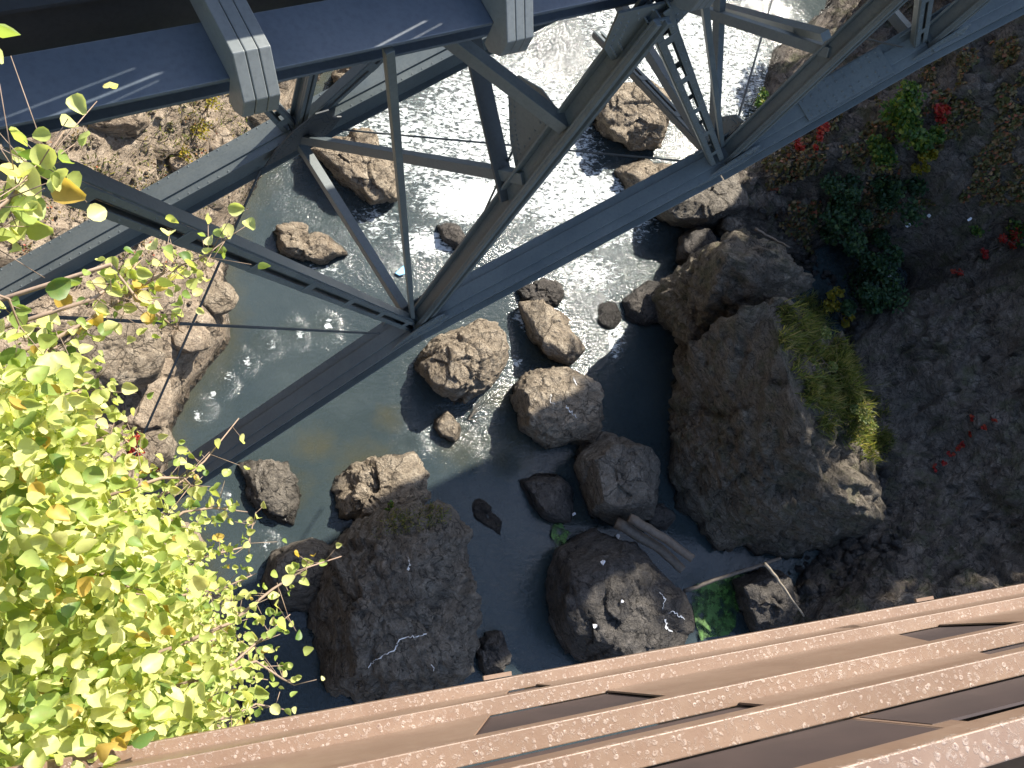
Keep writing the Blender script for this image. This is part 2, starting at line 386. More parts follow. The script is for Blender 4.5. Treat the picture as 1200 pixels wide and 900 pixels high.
def terrain_points(P, nx, ny, st):
    h, left, ins = height(P)
    H = h.reshape(ny, nx); gy_, gx_ = np.gradient(H, st)
    nv = np.column_stack([-gx_.ravel(), -gy_.ravel(), np.ones(len(P))]); nv /= np.linalg.norm(nv, axis=1)[:, None]
    Q = np.column_stack([P, h])
    r1 = fbm(Q*.8, 5, 31); rg = ridged(Q*np.array([.9, .9, 1.6])*1.1, 4, 57)
    wb, we, wt = worley(Q*np.array([.8, .8, 1.4])+fbm(Q*1.3, 3, 3)[:, None]*.25, 11); wb2, we2, wt2 = worley(Q*3.1, 19)
    strat = (Q@nrm([.35, -.5, .8])+.25*r1)*2.4; fr_ = strat-np.floor(strat); s5 = (Q@nrm([.35, -.5, .8])+.1*r1)*7.; f5 = s5-np.floor(s5)
    kc = np.where(left, .8, .5); d = .16*r1+.06*rg+kc*.22*wb+kc*.34*wt+.06*wb2+.13*wt2-.10*np.exp(-we*12)-.03*np.exp(-we2*14)+np.where(left, .07, .34)*(fr_**2-.4)+np.where(left, .03, .12)*(f5-.5)
    amp = np.where(ins, .25, np.where(left, .72, .85))
    hh = np.clip(.25+h*.4, .25, 1)
    return Q+nv*(d*amp*hh)[:, None]
P, F, nx, ny = grid(-12, 42, -16, 44, .15)
TV = terrain_points(P, nx, ny, .15)
zc = TV[:, 2][F].max(1) > -1.5
cen = TV[F].mean(1)
isl = (cen[:, 0] < 8) | False
h0, left0, ins0 = height(cen[:, :2])
def used(name, mask, m_, kind='structure'):
    f = F[mask]; u, inv = np.unique(f, return_inverse=True); o = mk(name, TV[u], inv.reshape(f.shape), m_, None, False); o['kind'] = kind; return o
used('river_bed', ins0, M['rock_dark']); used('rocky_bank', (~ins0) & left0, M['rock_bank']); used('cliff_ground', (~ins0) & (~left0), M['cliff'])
TB = BVHTree.FromPolygons([tuple(v) for v in TV], [tuple(int(i) for i in f) for f in F])
def hitpx(px, py, bvh=None):
    r = (bvh or TB).ray_cast(Vector(CAM), Vector(ray(px, py)))
    return (np.array(r[0]), np.array(r[1])) if r[0] is not None else (None, None)
# far ground all round, under the modelled gorge
P2, F2, n2x, n2y = grid(-300, 300, -300, 300, 12)
h2 = 22+5*fbm(np.column_stack([P2*.02, np.zeros(len(P2))]), 3, 8)
far = np.maximum(np.abs(P2[:, 0]-15)-27, np.abs(P2[:, 1]-14)-30); h2 = np.where((P2[:, 0] < -14) | (P2[:, 1] < -14), 4+h2*.2, h2); h2 = np.where(far < 3, -6, h2)
mk('far_ground', np.column_stack([P2, h2]), F2, M['cliff'])['kind'] = 'structure'

# ------------------------------------------------------------------ water
P, F, nx, ny = grid(-5, 36, -12, 40, .085)
px, py = proj(np.column_stack([P, np.zeros(len(P))]))
def blob(cx, cy, rx, ry, pw=2):
    a = atz(cx, cy, 0)[:2]; bx = np.linalg.norm(atz(cx+rx, cy, 0)[:2]-a); by = np.linalg.norm(atz(cx, cy+ry, 0)[:2]-a)
    return np.exp(-(((P[:, 0]-a[0])/bx)**2+((P[:, 1]-a[1])/by)**2)**(pw/2))
chop = .05+.9*np.maximum.reduce([blob(660, 200, 150, 120, 4), blob(800, 60, 140, 120, 4), blob(760, 300, 100, 90, 3), 1.0*blob(440, 230, 110, 90, 3), blob(560, 130, 110, 90, 3)])
chop = np.clip(chop+.06+.34*blob(720, 430, 90, 110)+.3*blob(600, 700, 60, 80)+.35*blob(560, 480, 90, 60)+.16*blob(380, 400, 140, 60)+.2*blob(560, 500, 60, 60)+.15*blob(620, 740, 60, 60), 0, 1)
foam_glint = 1.12*np.maximum.reduce([*[.50*blob(x_, y_, 11, 15) for x_, y_ in ((232, 486), (250, 463), (268, 442), (290, 424), (318, 402), (350, 392), (385, 382), (312, 640), (325, 690))], .49*blob(480, 170, 110, 80, 4), .5*blob(690, 320, 80, 50), .5*blob(615, 300, 80, 40), .5*blob(575, 440, 16, 22), .5*blob(605, 425, 16, 14), .5*blob(718, 400, 16, 50), .47*blob(440, 260, 60, 50), .46*blob(380, 320, 60, 22), .50*blob(600, 160, 130, 130, 6), .5*blob(800, 60, 130, 110, 6), .52*blob(690, 240, 110, 70, 4), .62*blob(560, 235, 110, 50), .5*blob(680, 240, 90, 60), .48*blob(760, 60, 90, 70), .46*blob(580, 120, 90, 60), .55*blob(500, 285, 70, 35), .66*blob(620, 200, 60, 25), .56*blob(590, 330, 60, 20), .52*blob(720, 380, 22, 60), .5*blob(610, 370, 18, 40), .44*blob(640, 440, 20, 20), .46*blob(820, 60, 60, 80), .45*blob(700, 330, 30, 50), .42*blob(555, 480, 20, 20)])  # white blobs: sun glints painted along the pool trail, plus real foam
Q = np.column_stack([P[:, 0]*.75+P[:, 1]*.66, -P[:, 0]*.66+P[:, 1]*.75, np.zeros(len(P))])
wv = .014*fbm(Q*np.array([.9, 1.8, 1]), 3, 71)+.014*ridged(Q*np.array([1.6, 2.6, 1])+fbm(Q*.8, 2, 5)[:, None], 2, 81)
wv = .012*fbm(Q*.7, 2, 75)+wv*chop
WV = np.column_stack([P, wv])
chop2 = np.clip(chop, 0, 1)*(1+1.3*blob(430, 180, 130, 120))+np.maximum.reduce([4.2*blob(x_, y_, 13, 13) for x_, y_ in ((236, 480), (262, 452), (285, 425), (312, 405), (345, 392), (380, 385), (310, 640), (322, 700), (500, 640), (480, 520), (590, 545), (545, 540), (250, 590))])
shal = np.exp(-polydist(P, LP)/.8)
for x_, y_, r_ in ((540, 520, 50), (430, 545, 60), (330, 575, 55), (600, 520, 70), (370, 520, 40), (590, 470, 40), (455, 490, 30), (655, 600, 40)): shal = np.maximum(shal, .9*blob(x_, y_, r_, r_*.8))
o = mk('river_water', WV, F, M['water'], None, True, {'foam_glint': foam_glint, 'chop': chop2, 'shallow': shal}); o['kind'] = 'structure'

# ------------------------------------------------------------------ boulders
_ico = {}
def ico(n):
    if n not in _ico:
        bm = bmesh.new(); bmesh.ops.create_icosphere(bm, subdivisions=n, radius=1)
        _ico[n] = (np.array([v.co[:] for v in bm.verts]), np.array([[v.index for v in f.verts] for f in bm.faces])); bm.free()
    V, F_ = _ico[n]; return V/np.linalg.norm(V, axis=1)[:, None], F_
def hull_radius(pts, dirs, c, soft=22):
    bm = bmesh.new()
    for p in pts: bm.verts.new(tuple(p))
    bmesh.ops.convex_hull(bm, input=bm.verts); bm.normal_update()
    pl = set()
    for f in bm.faces:
        n = np.array(f.normal); d = n.dot(np.array(f.verts[0].co)-c)
        if d < 0: n, d = -n, -d
        if np.linalg.norm(n) < .5: continue
        pl.add((tuple(n.round(2)), round(max(d, .03), 2)))
    bm.free(); acc = 0
    for n, d in pl: acc = acc+np.maximum(dirs@np.array(n)/max(d, .03), 0)**soft
    return acc**(-1/soft)
def rock_mesh(pts, seed, rough=1., res=5, strata=None, soft=60, cuts=9):
    pts = np.array(pts); c = pts.mean(0); lo, hi = pts.min(0), pts.max(0); size = np.linalg.norm(hi-lo)/1.73
    D, F_ = ico(res); r = hull_radius(pts, D, c, soft)
    rq = np.random.RandomState(seed*7+1)
    for _ in range(cuts):
        nv = nrm(rq.normal(size=3)+np.array([0, 0, 1.3])); ext_ = (D@nv*r).max()*rq.uniform(.80, .95); dn = D@nv; r = np.where(dn > .05, np.minimum(r, ext_/np.maximum(dn, .05)), r)
    V = c+D*r[:, None]
    k = 1.6/max(size, .3)**.6
    q = V*k+seed*3.7
    w1, e1, t1 = worley(q*.9+fbm(q, 2, seed)[:, None]*.25, seed); w2, e2, t2 = worley(q*2.3, seed+3)
    w3, e3, t3 = worley(q*5.5, seed+6); d = .028*fbm(q*1.2, 7, seed, .6)+.03*w1+.10*t1-.03*np.exp(-e1*12)+.016*w2+.045*t2-.012*np.exp(-e2*14)+.02*t3+.012*ridged(q*4, 4, seed+5)
    d *= size*rough*.58
    if strata is not None:
        s_ = V@nrm(strata)*3.2+fbm(q*.8, 3, seed+1)*.7; fr = s_-np.floor(s_)
        d = d+.05*rough*size*.42*(fr**2-.4); s2_ = V@nrm(np.array(strata)+.25)*9+fbm(q*2, 3, seed+2)*.9; d = d+.012*rough*size*.5*(s2_-np.floor(s2_)-.5)
    return V+D*d[:, None], F_
BV = {}
def boulder(name, label, sil, H, seed, m_, cat='boulder', rough=1., res=5, strata=None, hts=None, extra=(), group=None, zb=-.5, top=.38, soft=60, cuts=9):
    sil = [np.array(p, float) for p in sil]; c = sum(sil)/len(sil); aw = nrm(c-NAD) if np.linalg.norm(c-NAD) > 30 else np.array([0, -1.])
    ext = max(abs((p-c).dot(aw)) for p in sil); pts = []
    for i, p in enumerate(sil):
        tt = (p-c).dot(aw)/ext
        h = H*(.5+.42*tt) if hts is None else hts[i]
        h = max(h, .02); w_ = atz(p[0], p[1], h); pts.append(w_)
        f = .0 if tt > -.2 else .04
        pts.append(np.array([w_[0], w_[1], zb]) if tt > .3 else atz(p[0], p[1], zb))
        q = p+(c-p)*top
        if top: pts.append(atz(q[0], q[1], H))
    for (x, y, h) in extra: pts.append(atz(x, y, h))
    V, F_ = rock_mesh(pts, seed, rough, res, strata, soft, cuts)
    o = mk(name, V, F_, m_, None, False); tag(o, label, cat, group)
    BV[label] = (V, F_); return o
RK = [
 ('huge tilted brown block with grassy sloping top, biggest rock of the gorge', [(790, 430), (815, 398), (850, 365), (885, 352), (918, 350), (952, 395), (1000, 440), (1040, 497), (1047, 598), (1000, 632), (905, 650), (840, 642), (800, 590), (783, 490)], 4.3, 1, 'rock_block', dict(res=6, strata=(.5, .3, .9), rough=1.0, hts=[1.6, 3.2, 4.4, 4.9, 5.0, 4.4, 3.6, 2.8, 1.4, .3, .1, .1, .1, .6], top=0, cuts=5, soft=120, extra=((908, 372, 5.4), (925, 440, 5.3), (938, 510, 5.0), (965, 560, 4.2), (1000, 592, 3.2)))),
 ('cracked flat-topped slab leaning behind the grassy block, beside the dark gully', [(800, 332), (830, 293), (880, 264), (925, 278), (960, 305), (963, 330), (930, 338), (882, 340), (838, 372), (800, 412), (788, 380)], 4.2, 2, 'rock_block', dict(res=6, strata=(.2, .7, .7), rough=1.0, cuts=6, top=0, hts=[2.4, 3.6, 4.9, 5.2, 5.2, 4.9, 4.6, 4.2, 3.2, 1.6, 1.4], extra=((870, 300, 5.4), (935, 312, 5.4), (838, 335, 4.2)))),
 ('large upright shaded boulder with white dropping streak, nearest the leafy bush', [(370, 700), (380, 645), (430, 610), (470, 592), (520, 588), (545, 618), (568, 700), (562, 788), (505, 812), (430, 822), (382, 805), (370, 760)], 2.6, 3, 'rock', dict(res=6, strata=(.9, .2, .4), rough=1.0, cuts=12)),
 ('dark rounded boulder spotted with white droppings, just above the brown railing', [(640, 690), (652, 645), (695, 622), (745, 640), (800, 690), (822, 740), (800, 775), (730, 785), (672, 775), (648, 735)], 1.8, 4, 'rock_dark', dict(res=6, rough=.6)),
 ('grey brown dome boulder between the pale streaked rock and the huge block', [(667, 550), (688, 512), (738, 497), (765, 520), (785, 575), (768, 605), (720, 613), (680, 597)], 1.6, 5, 'rock', dict(res=6, rough=.6)),
 ('grey boulder with white dropping streaks in the middle of the stream', [(600, 452), (620, 433), (665, 431), (704, 452), (712, 490), (692, 518), (645, 527), (606, 503)], 1.3, 6, 'rock_lit', dict(res=6, rough=.85)),
 ('half-shaded peaked rock splashed by the rapids above the streaked boulder', [(610, 358), (640, 348), (672, 372), (692, 405), (665, 430), (636, 418), (618, 395)], .9, 7, 'rock_lit', dict(res=5)),
 ('sunlit tan angular boulder just below the steel chord', [(486, 428), (508, 397), (560, 372), (592, 378), (600, 418), (572, 455), (530, 476), (497, 458)], 1.3, 8, 'rock_lit', dict(res=6)),
 ('small pointed tan rock at the pool edge below the tan boulder', [(505, 497), (525, 479), (542, 500), (536, 518), (515, 513)], .35, 9, 'rock_lit', dict(res=4)),
 ('rugged pitted tan boulder touching the top of the upright shaded boulder', [(390, 562), (420, 538), (487, 527), (498, 560), (495, 586), (455, 600), (425, 618), (398, 606)], .9, 10, 'rock_lit', dict(res=6, rough=1.5)),
 ('flat cracked grey slab standing alone in the teal pool', [(280, 543), (300, 534), (340, 538), (356, 575), (346, 620), (312, 610), (292, 580)], .4, 11, 'rock', dict(res=5, strata=(.9, .1, .2), rough=1.3)),
 ('smooth grey rock behind leafy sprigs at the left of the upright boulder', [(303, 682), (318, 648), (368, 628), (396, 640), (400, 680), (372, 718), (322, 715)], .9, 12, 'rock', dict(res=5, rough=.6)),
 ('low dark wet rock wedged between the stream and the grey brown dome boulder', [(604, 562), (630, 556), (664, 558), (677, 575), (672, 612), (645, 612), (618, 592)], .45, 13, 'rock_dark', dict(res=5, rough=.8)),
 ('flat wet rock awash in the rapids under the shaded slab', [(728, 352), (765, 324), (790, 342), (786, 368), (757, 384), (733, 376)], .35, 14, 'rock_dark', dict(res=5, rough=.6)),
 ('long sunlit boulder on the far shore under the thin steel strut', [(358, 172), (388, 156), (430, 152), (464, 186), (470, 232), (442, 247), (402, 217)], 1.0, 15, 'rock_lit', dict(res=6)),
 ('low jagged rock in riffles beside the bank, seen under the twin diagonal', [(316, 276), (340, 260), (385, 274), (408, 298), (372, 308), (325, 297)], .45, 16, 'rock_lit', dict(res=5, rough=1.6)),
 ('small dark rock surrounded by white water in the rapids', [(511, 264), (538, 260), (551, 278), (535, 293), (520, 284)], .35, 17, 'rock_dark', dict(res=4)),
 ('half-lit boulder in the glittering river behind the thick steel post', [(690, 132), (706, 102), (745, 86), (785, 100), (793, 135), (775, 172), (738, 180), (705, 160)], 1.3, 18, 'rock_lit', dict(res=6)),
 ('low rubbly rock between the glittering water and the steel chord', [(722, 200), (752, 188), (800, 192), (812, 208), (770, 224), (735, 228)], .6, 19, 'rock_lit', dict(res=5, rough=1.4)),
 ('wide smooth shaded boulder emerging beneath the steel chord', [(757, 246), (785, 205), (845, 186), (874, 200), (877, 242), (835, 264), (785, 266)], 1.6, 20, 'rock', dict(res=6, rough=.5)),
 ('narrow stone standing against the right side of the wide smooth boulder', [(875, 205), (893, 203), (898, 236), (884, 246), (874, 232)], 1.3, 21, 'rock', dict(res=4)),
 ('split grey stone wedged above the cracked slab', [(843, 252), (868, 243), (880, 262), (862, 276), (842, 270)], 1.2, 22, 'rock', dict(res=4)),
 ('dark stone in the shadowed pile left of the cracked slab', [(795, 278), (825, 262), (845, 276), (838, 300), (805, 318), (792, 305)], 1.0, 23, 'rock_dark', dict(res=4)),
 ('bright boulder on the far shore below the dark edge girder', [(385, 88), (418, 64), (452, 70), (482, 88), (455, 108), (405, 112)], .9, 24, 'rock_lit', dict(res=5)),
 ('small rugged black rock tucked between the upright boulder and the railing', [(560, 748), (588, 740), (600, 768), (590, 792), (563, 792)], .5, 25, 'rock_dark', dict(res=5, rough=1.5)),
 ('dark stone beside the driftwood logs at the foot of the huge block', [(748, 596), (778, 588), (794, 604), (780, 622), (755, 618)], .8, 26, 'rock_dark', dict(res=4)),
 ('barely submerged rock streaked by current left of the low wet rock', [(545, 588), (562, 584), (590, 612), (586, 630), (566, 618)], .06, 27, 'rock_dark', dict(res=4)),
 ('wet broken ledge at the head of the rapids below the steel chord', [(605, 338), (630, 326), (662, 332), (668, 350), (640, 360), (612, 356)], .35, 28, 'rock_dark', dict(res=5, rough=1.6)),
 ('dark boulder hiding in the crevice behind the green algae pool', [(855, 680), (890, 668), (930, 672), (945, 700), (925, 740), (880, 745)], 1.4, 29, 'rock_dark', dict(res=5)),
 ('submerged wet rock left of the flat wet rock in the rapids', [(700, 356), (722, 352), (730, 374), (716, 388), (700, 380)], .12, 30, 'rock_dark', dict(res=4)),
]
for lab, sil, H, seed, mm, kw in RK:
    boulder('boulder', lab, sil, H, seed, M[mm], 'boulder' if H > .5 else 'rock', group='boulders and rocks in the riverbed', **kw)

def conform(label, px, py):
    V, F_ = BV[label]
    return BVHTree.FromPolygons([tuple(v) for v in V], [tuple(int(i) for i in f) for f in F_])
ALLV = []; ALLF = []; off = 0
for V, F_ in BV.values(): ALLV += [tuple(v) for v in V]; ALLF += [tuple(int(i)+off for i in f) for f in F_]; off += len(V)
RB = BVHTree.FromPolygons(ALLV, ALLF)
def surf(px, py):
    """first solid surface behind a pixel: rock, terrain or water level"""
    best = None
    for b_ in (RB, TB):
        r = b_.ray_cast(Vector(CAM), Vector(ray(px, py)))
        if r[0] is not None and (best is None or r[3] < best[2]): best = (np.array(r[0]), np.array(r[1]), r[3])
    w_ = atz(px, py, 0.0); dw = np.linalg.norm(w_-CAM)
    if best is None or best[2] > dw: return w_, Z3
    n = best[1]
    if n.dot(CAM-best[0]) < 0: n = -n
    return best[0], n

# stones lying on the sunlit bank
bankst = [(130, 415, 62, 'broad smooth beige slab on the sunlit bank'), (165, 470, 40, 'beige slab right below the broad smooth one'), (60, 365, 34, 'pinkish slab half hidden under the far chord end'),
 (170, 520, 34, 'pale wedge of rock above the red bush'), (235, 735, 44, 'bright beige rock showing through the leafy bush'), (205, 640, 34, 'grey rock showing between leaves at the water edge'), (250, 350, 26, 'knobbly waterline rock at the tip of the bank'),
 (222, 395, 24, 'crumbly grey rock below the tip of the bank'), (130, 130, 34, 'sunlit block on the slope under the blue girder'), (300, 130, 22, 'cream stone near the far chord joint'), (255, 165, 18, 'brown stone beside the far chord'), (215, 190, 15, 'small tan stone right of the bank hollow'),
 (30, 440, 30, 'tan block behind the upper edge of the bush'), (185, 430, 20, 'cracked stone on the shore side of the beige slab')]
for i, (x, y, r, lab) in enumerate(bankst):
    p, n = hitpx(x, y)
    if p is None: continue
    sc = np.linalg.norm(p-CAM)/FOC*r; rs = np.random.RandomState(40+i)
    pts = [p+np.array([math.cos(a)*sc*rs.uniform(.75, 1.1), math.sin(a)*sc*rs.uniform(.6, .95), z*sc]) for a in np.arange(0, 6.28, .8) for z in (-.45, rs.uniform(.12, .4))]
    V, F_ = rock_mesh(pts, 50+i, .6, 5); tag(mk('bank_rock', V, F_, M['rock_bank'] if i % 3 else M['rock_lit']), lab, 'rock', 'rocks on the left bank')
# loose rubble
def scatter_rubble(name, pxs, n, rr, m_, seed):
    rs = np.random.RandomState(seed); D, F_ = ico(2); VV = []; FF = []; o_ = 0; poly = np.array(pxs, float)
    lo, hi = poly.min(0), poly.max(0); cnt = 0
    while cnt < n:
        q = rs.uniform(lo, hi)
        if not inside(q[None], poly)[0]: continue
        cnt += 1; p, nn = hitpx(*q)
        if p is None: continue
        r = rs.uniform(*rr)*rs.uniform(.5, 1); s3 = rs.uniform(.55, 1.15, 3); ax = nrm(rs.normal(size=3))
        V = D*s3*(1+.35*np.sign(D@ax)*np.abs(D@ax)**.5)[:, None]*r
        V = V*(1+.25*vnoise(D*2.1+cnt*5., 3))[:, None]
        VV.append(p+V+np.array([0, 0, r*.2])); FF.append(F_+o_); o_ += len(D)
    o = mk(name, np.vstack(VV), np.vstack(FF), m_); o['kind'] = 'stuff'; return o
tag(scatter_rubble('bank_rubble', [(0, 60), (300, 20), (330, 150), (260, 330), (265, 400), (200, 500), (180, 600), (0, 480)], 1300, (.012, .07), M['rock_lit'], 5), 'loose rubble and pebbles strewn over the sunlit bank', 'rubble')
tag(scatter_rubble('gully_rubble', [(880, 230), (1000, 280), (1060, 260), (1000, 400), (1060, 640), (960, 700), (900, 740), (880, 690), (1000, 560), (960, 340)], 500, (.05, .22), M['rock_dark'], 6), 'dark broken stones filling the gully at the cliff foot', 'rubble')

# ------------------------------------------------------------------ foliage
def leafmesh(C_, Nn, A, size, tint, k=9, fold=.16, asp=.42):
    """oval pointed leaves: centres C_, normals Nn, axis A, size array"""
    n = len(C_); A = A-Nn*(A*Nn).sum(1)[:, None]; A /= np.linalg.norm(A, axis=1)[:, None]+1e-9; B = np.cross(Nn, A)
    out = []; ks = []
    th = np.linspace(0, 2*np.pi, k, endpoint=False)
    u = -np.cos(th); v = np.sin(th)*(1-.25*u); u = np.where(u > .8, 1.15, u)     # pointed tip
    lv = [(0.0, 0.0, -fold)]+[(u[i]*.5, v[i]*asp, (abs(v[i])*fold*.8)-.10*u[i]**2) for i in range(k)]
    lv = np.array(lv)
    V = (C_[:, None]+A[:, None]*(lv[None, :, 0, None]*size[:, None, None])+B[:, None]*(lv[None, :, 1, None]*size[:, None, None])+Nn[:, None]*(lv[None, :, 2, None]*size[:, None, None]))
    f = np.array([[0, 1+i, 1+(i+1) % k] for i in range(k)])
    F_ = (f[None]+(np.arange(n)*(k+1))[:, None, None]).reshape(-1, 3)
    return V.reshape(-1, 3), F_, np.repeat(tint, k+1)
def rnd_unit(rs, n): v = rs.normal(size=(n, 3)); return v/np.linalg.norm(v, axis=1)[:, None]

def plant(name, label, cat, spots, n, size, m_, seed, depthr=.5, lift=.3, droop=0, group=None, stem=True, up=.6, k=6, asp=.42):
    """shrub rooted on the surface: leaf clumps over stems that leave a common base"""
    rs = np.random.RandomState(seed); base, bn = surf(*spots[0][:2]); root = empty(name, base); tag(root, label, cat, group)
    C_ = []; st = MB()
    for (x, y, r, wgt) in spots:
        p, nn = surf(x, y); sc = np.linalg.norm(p-CAM)/FOC*r*1.25; c0 = p+nn*sc*lift+Z3*sc*lift
        st.tube([base-Z3*.05, (base+c0)/2+Z3*.15*sc+rs.normal(size=3)*.05, c0], [.03, .02, .01], 5)
        nc = max(3, int(6*wgt))
        for j in range(nc):
            cc = c0+rnd_unit(rs, 1)[0]*sc*rs.uniform(.2, .95)*np.array([1, 1, .7]); cr = sc*rs.uniform(.2, .42)
            st.tube([c0, (c0+cc)/2+rs.normal(size=3)*.03*sc, cc], [.014, .010, .005], 4)
            m1 = int(n*wgt/nc); C_.append(cc+rnd_unit(rs, m1)*(rs.uniform(0, 1, m1)**.5)[:, None]*cr*np.array([1.2, 1.2, .7]))
    C_ = np.vstack(C_); nn_ = len(C_); Nn = nrm3(rnd_unit(rs, nn_)+Z3*up*2); A = rnd_unit(rs, nn_)
    V, F_, T = leafmesh(C_, Nn, A, size*rs.uniform(.6, 1.3, nn_), rs.uniform(0, 1, nn_)**1.1, k, .12, asp)
    mk('foliage', V, F_, m_, root, False, {'tint': T})
    if stem: st.build('stem', M['bark'], root)
    return root
def nrm3(v): return v/(np.linalg.norm(v, axis=1)[:, None]+1e-9)
CP = 'plants growing on the cliff and gully'
plant('shrub', 'bright green shrub with yellow tips high on the shaded cliff', 'shrub', [(1045, 165, 34, 1), (1080, 160, 22, .6), (1025, 190, 24, .5)], 1500, .13, M['leaf_green'], 1, group=CP, lift=.5)
plant('shrub', 'yellow spray of leaves hanging right of the bright green cliff shrub', 'shrub', [(1085, 178, 14, .6), (1068, 200, 14, .5)], 400, .11, M['leaf_yellow'], 2, group=CP)
plant('shrub', 'wide dull green shrub sprawled below the bright green cliff shrub', 'shrub', [(1030, 225, 34, .8), (985, 215, 26, .6), (1010, 250, 26, .6)], 1300, .12, M['leaf_dark'], 3, group=CP)
plant('bush', 'dark blue-green bush at the top of the gully above the cracked slab', 'bush', [(955, 262, 32, 1), (985, 285, 30, .8)], 1700, .12, M['leaf_dark'], 4, group=CP)
plant('bush', 'dark green bush filling the gully beside the grassy block', 'bush', [(1000, 330, 36, 1), (1005, 372, 26, .7)], 1700, .12, M['leaf_dark'], 5, group=CP)
plant('shrub', 'thin green tuft beneath the long dark truss diagonal', 'shrub', [(882, 122, 14, .7)], 350, .11, M['leaf_green'], 6, group=CP)
plant('shrub', 'olive ground shrub on the edge of the dark hollow far right', 'shrub', [(1170, 262, 24, .7), (1140, 280, 16, .4)], 700, .10, M['leaf_green'], 7, group=CP)
plant('red_plant', 'scarlet creeper patch just under the steel chord beside a yellow-green tuft', 'plant', [(963, 152, 13, .8), (955, 168, 10, .5)], 330, .10, M['leaf_red'], 8, group='red leaved plants')
plant('shrub', 'yellow-green tuft just under the steel chord', 'shrub', [(948, 148, 12, .6)], 260, .09, M['leaf_yellow'], 9, group=CP)
plant('red_plant', 'deep red plant lowest under the chord, above the stone pile', 'plant', [(933, 176, 10, .7)], 200, .09, M['leaf_red'], 10, group='red leaved plants')
plant('red_plant', 'isolated crimson plant on the dark cliff right of the shrubs', 'plant', [(1104, 128, 12, .8)], 240, .11, M['leaf_red'], 11, group='red leaved plants')
plant('red_plant', 'small round scarlet plant on the lower cliff rim', 'plant', [(1126, 321, 7, .8)], 150, .08, M['leaf_red'], 12, group='red leaved plants')
plant('red_plant', 'dull red plant at the far right edge of the lower cliff', 'plant', [(1182, 288, 13, .8), (1150, 300, 8, .3)], 260, .09, M['leaf_red'], 13, group='red leaved plants')
plant('red_plant', 'thin red vine climbing diagonally across the lower cliff', 'plant', [(1095, 548, 5, .3), (1112, 534, 5, .3), (1125, 522, 6, .4), (1135, 508, 6, .4), (1150, 498, 5, .3), (1140, 490, 4, .2), (1165, 492, 4, .2), (1105, 542, 4, .3)], 190, .07, M['leaf_red'], 14, group='red leaved plants', stem=False, lift=.15)
plant('red_plant', 'faded red bush on the sunlit bank above the teal pool', 'plant', [(158, 532, 15, .8), (175, 545, 10, .4)], 420, .06, M['leaf_red'], 15, group='red leaved plants', k=5)
plant('red_plant', 'small red bush at the foot of the left bank beside the railing', 'plant', [(248, 820, 12, .8), (240, 838, 8, .4)], 260, .07, M['leaf_red'], 16, group='red leaved plants', k=5)
plant('shrub', 'pale yellow weed on the gravel slope under the blue girder', 'shrub', [(240, 130, 22, .8), (232, 160, 14, .4), (215, 185, 10, .3)], 260, .05, M['leaf_yellow'], 17, group='weeds on the bank', k=5)
plant('shrub', 'tiny green weed in a crevice of the pitted tan boulder', 'shrub', [(455, 597, 7, .7)], 110, .06, M['leaf_green'], 18, group='weeds on the bank', k=5)
plant('shrub', 'yellow-leaved shrub on the upper tip of the grassy block', 'shrub', [(966, 352, 16, .7), (978, 378, 14, .6)], 620, .09, M['leaf_yellow'], 19, group='plants on the huge block')

plant('shrub', 'soft yellow-green weed mound in the middle of the block grass', 'shrub', [(948, 400, 20, .7), (962, 430, 16, .6)], 1100, .055, M['leaf_soft'], 23, group='plants on the huge block', k=5, lift=.2)
plant('shrub', 'sunlit yellow-green weed mound at the lower end of the block grass', 'shrub', [(1015, 500, 18, .7), (1000, 480, 14, .6)], 1100, .055, M['leaf_soft'], 24, group='plants on the huge block', k=5, lift=.2)
# grass on the huge block: blades rooted on the rock
def grass(name, label, polypx, n, L, seed, kind='stuff'):
    rs = np.random.RandomState(seed); poly = np.array(polypx, float); lo, hi = poly.min(0), poly.max(0); V = []; F_ = []; T = []
    c = 0
    while c < n:
        q = rs.uniform(lo, hi)
        if not inside(q[None], poly)[0]: continue
        c += 1
        if fbm(np.array([[q[0]*.06, q[1]*.06, 1.]]), 3, 4)[0] < -.18+.25*rs.normal(): continue
        q = q+rs.normal(size=2)*3.5
        p, nn = surf(*q); d = nrm(Z3*.8+nn*.5+rs.normal(size=3)*.45); l = L*rs.uniform(.4, 1.2); s_ = nrm(np.cross(d, rs.normal(size=3)))*.009*rs.uniform(.8, 1.8)
        b_ = len(V); t_ = rs.uniform(0, 1); bend = nrm(rs.normal(size=3))*l*.35-Z3*l*.12
        V += [p-s_, p+s_, p+d*l*.55+bend*.3+s_*.8, p+d*l*.55+bend*.3-s_*.8, p+d*l+bend]; F_ += [(b_, b_+1, b_+2, b_+3), (b_+3, b_+2, b_+4)]; T += [t_]*5
    o = mk(name, V, F_, M['grass'], None, False, {'tint': T}); tag(o, label, 'grass', kind=kind); return o
grass('grass', 'green grass carpet over the sloping top of the huge block', [(912, 362), (950, 345), (975, 385), (1000, 420), (1012, 455), (985, 470), (950, 485), (930, 440), (915, 400)], 8000, .36, 1)
grass('grass', 'yellow-green sunlit grass clump at the lower end of the block top', [(960, 480), (1010, 455), (1040, 480), (1042, 520), (1030, 545), (995, 520), (960, 500)], 5200, .32, 2)
grass('grass', 'thin moss and grass along the ridge of the upright shaded boulder', [(425, 612), (500, 590), (530, 600), (520, 612), (440, 628)], 900, .10, 3)
grass('grass', 'sparse dry grass scattered on the gravel slope', [(100, 120), (290, 95), (300, 180), (240, 250), (60, 260)], 1800, .16, 4)
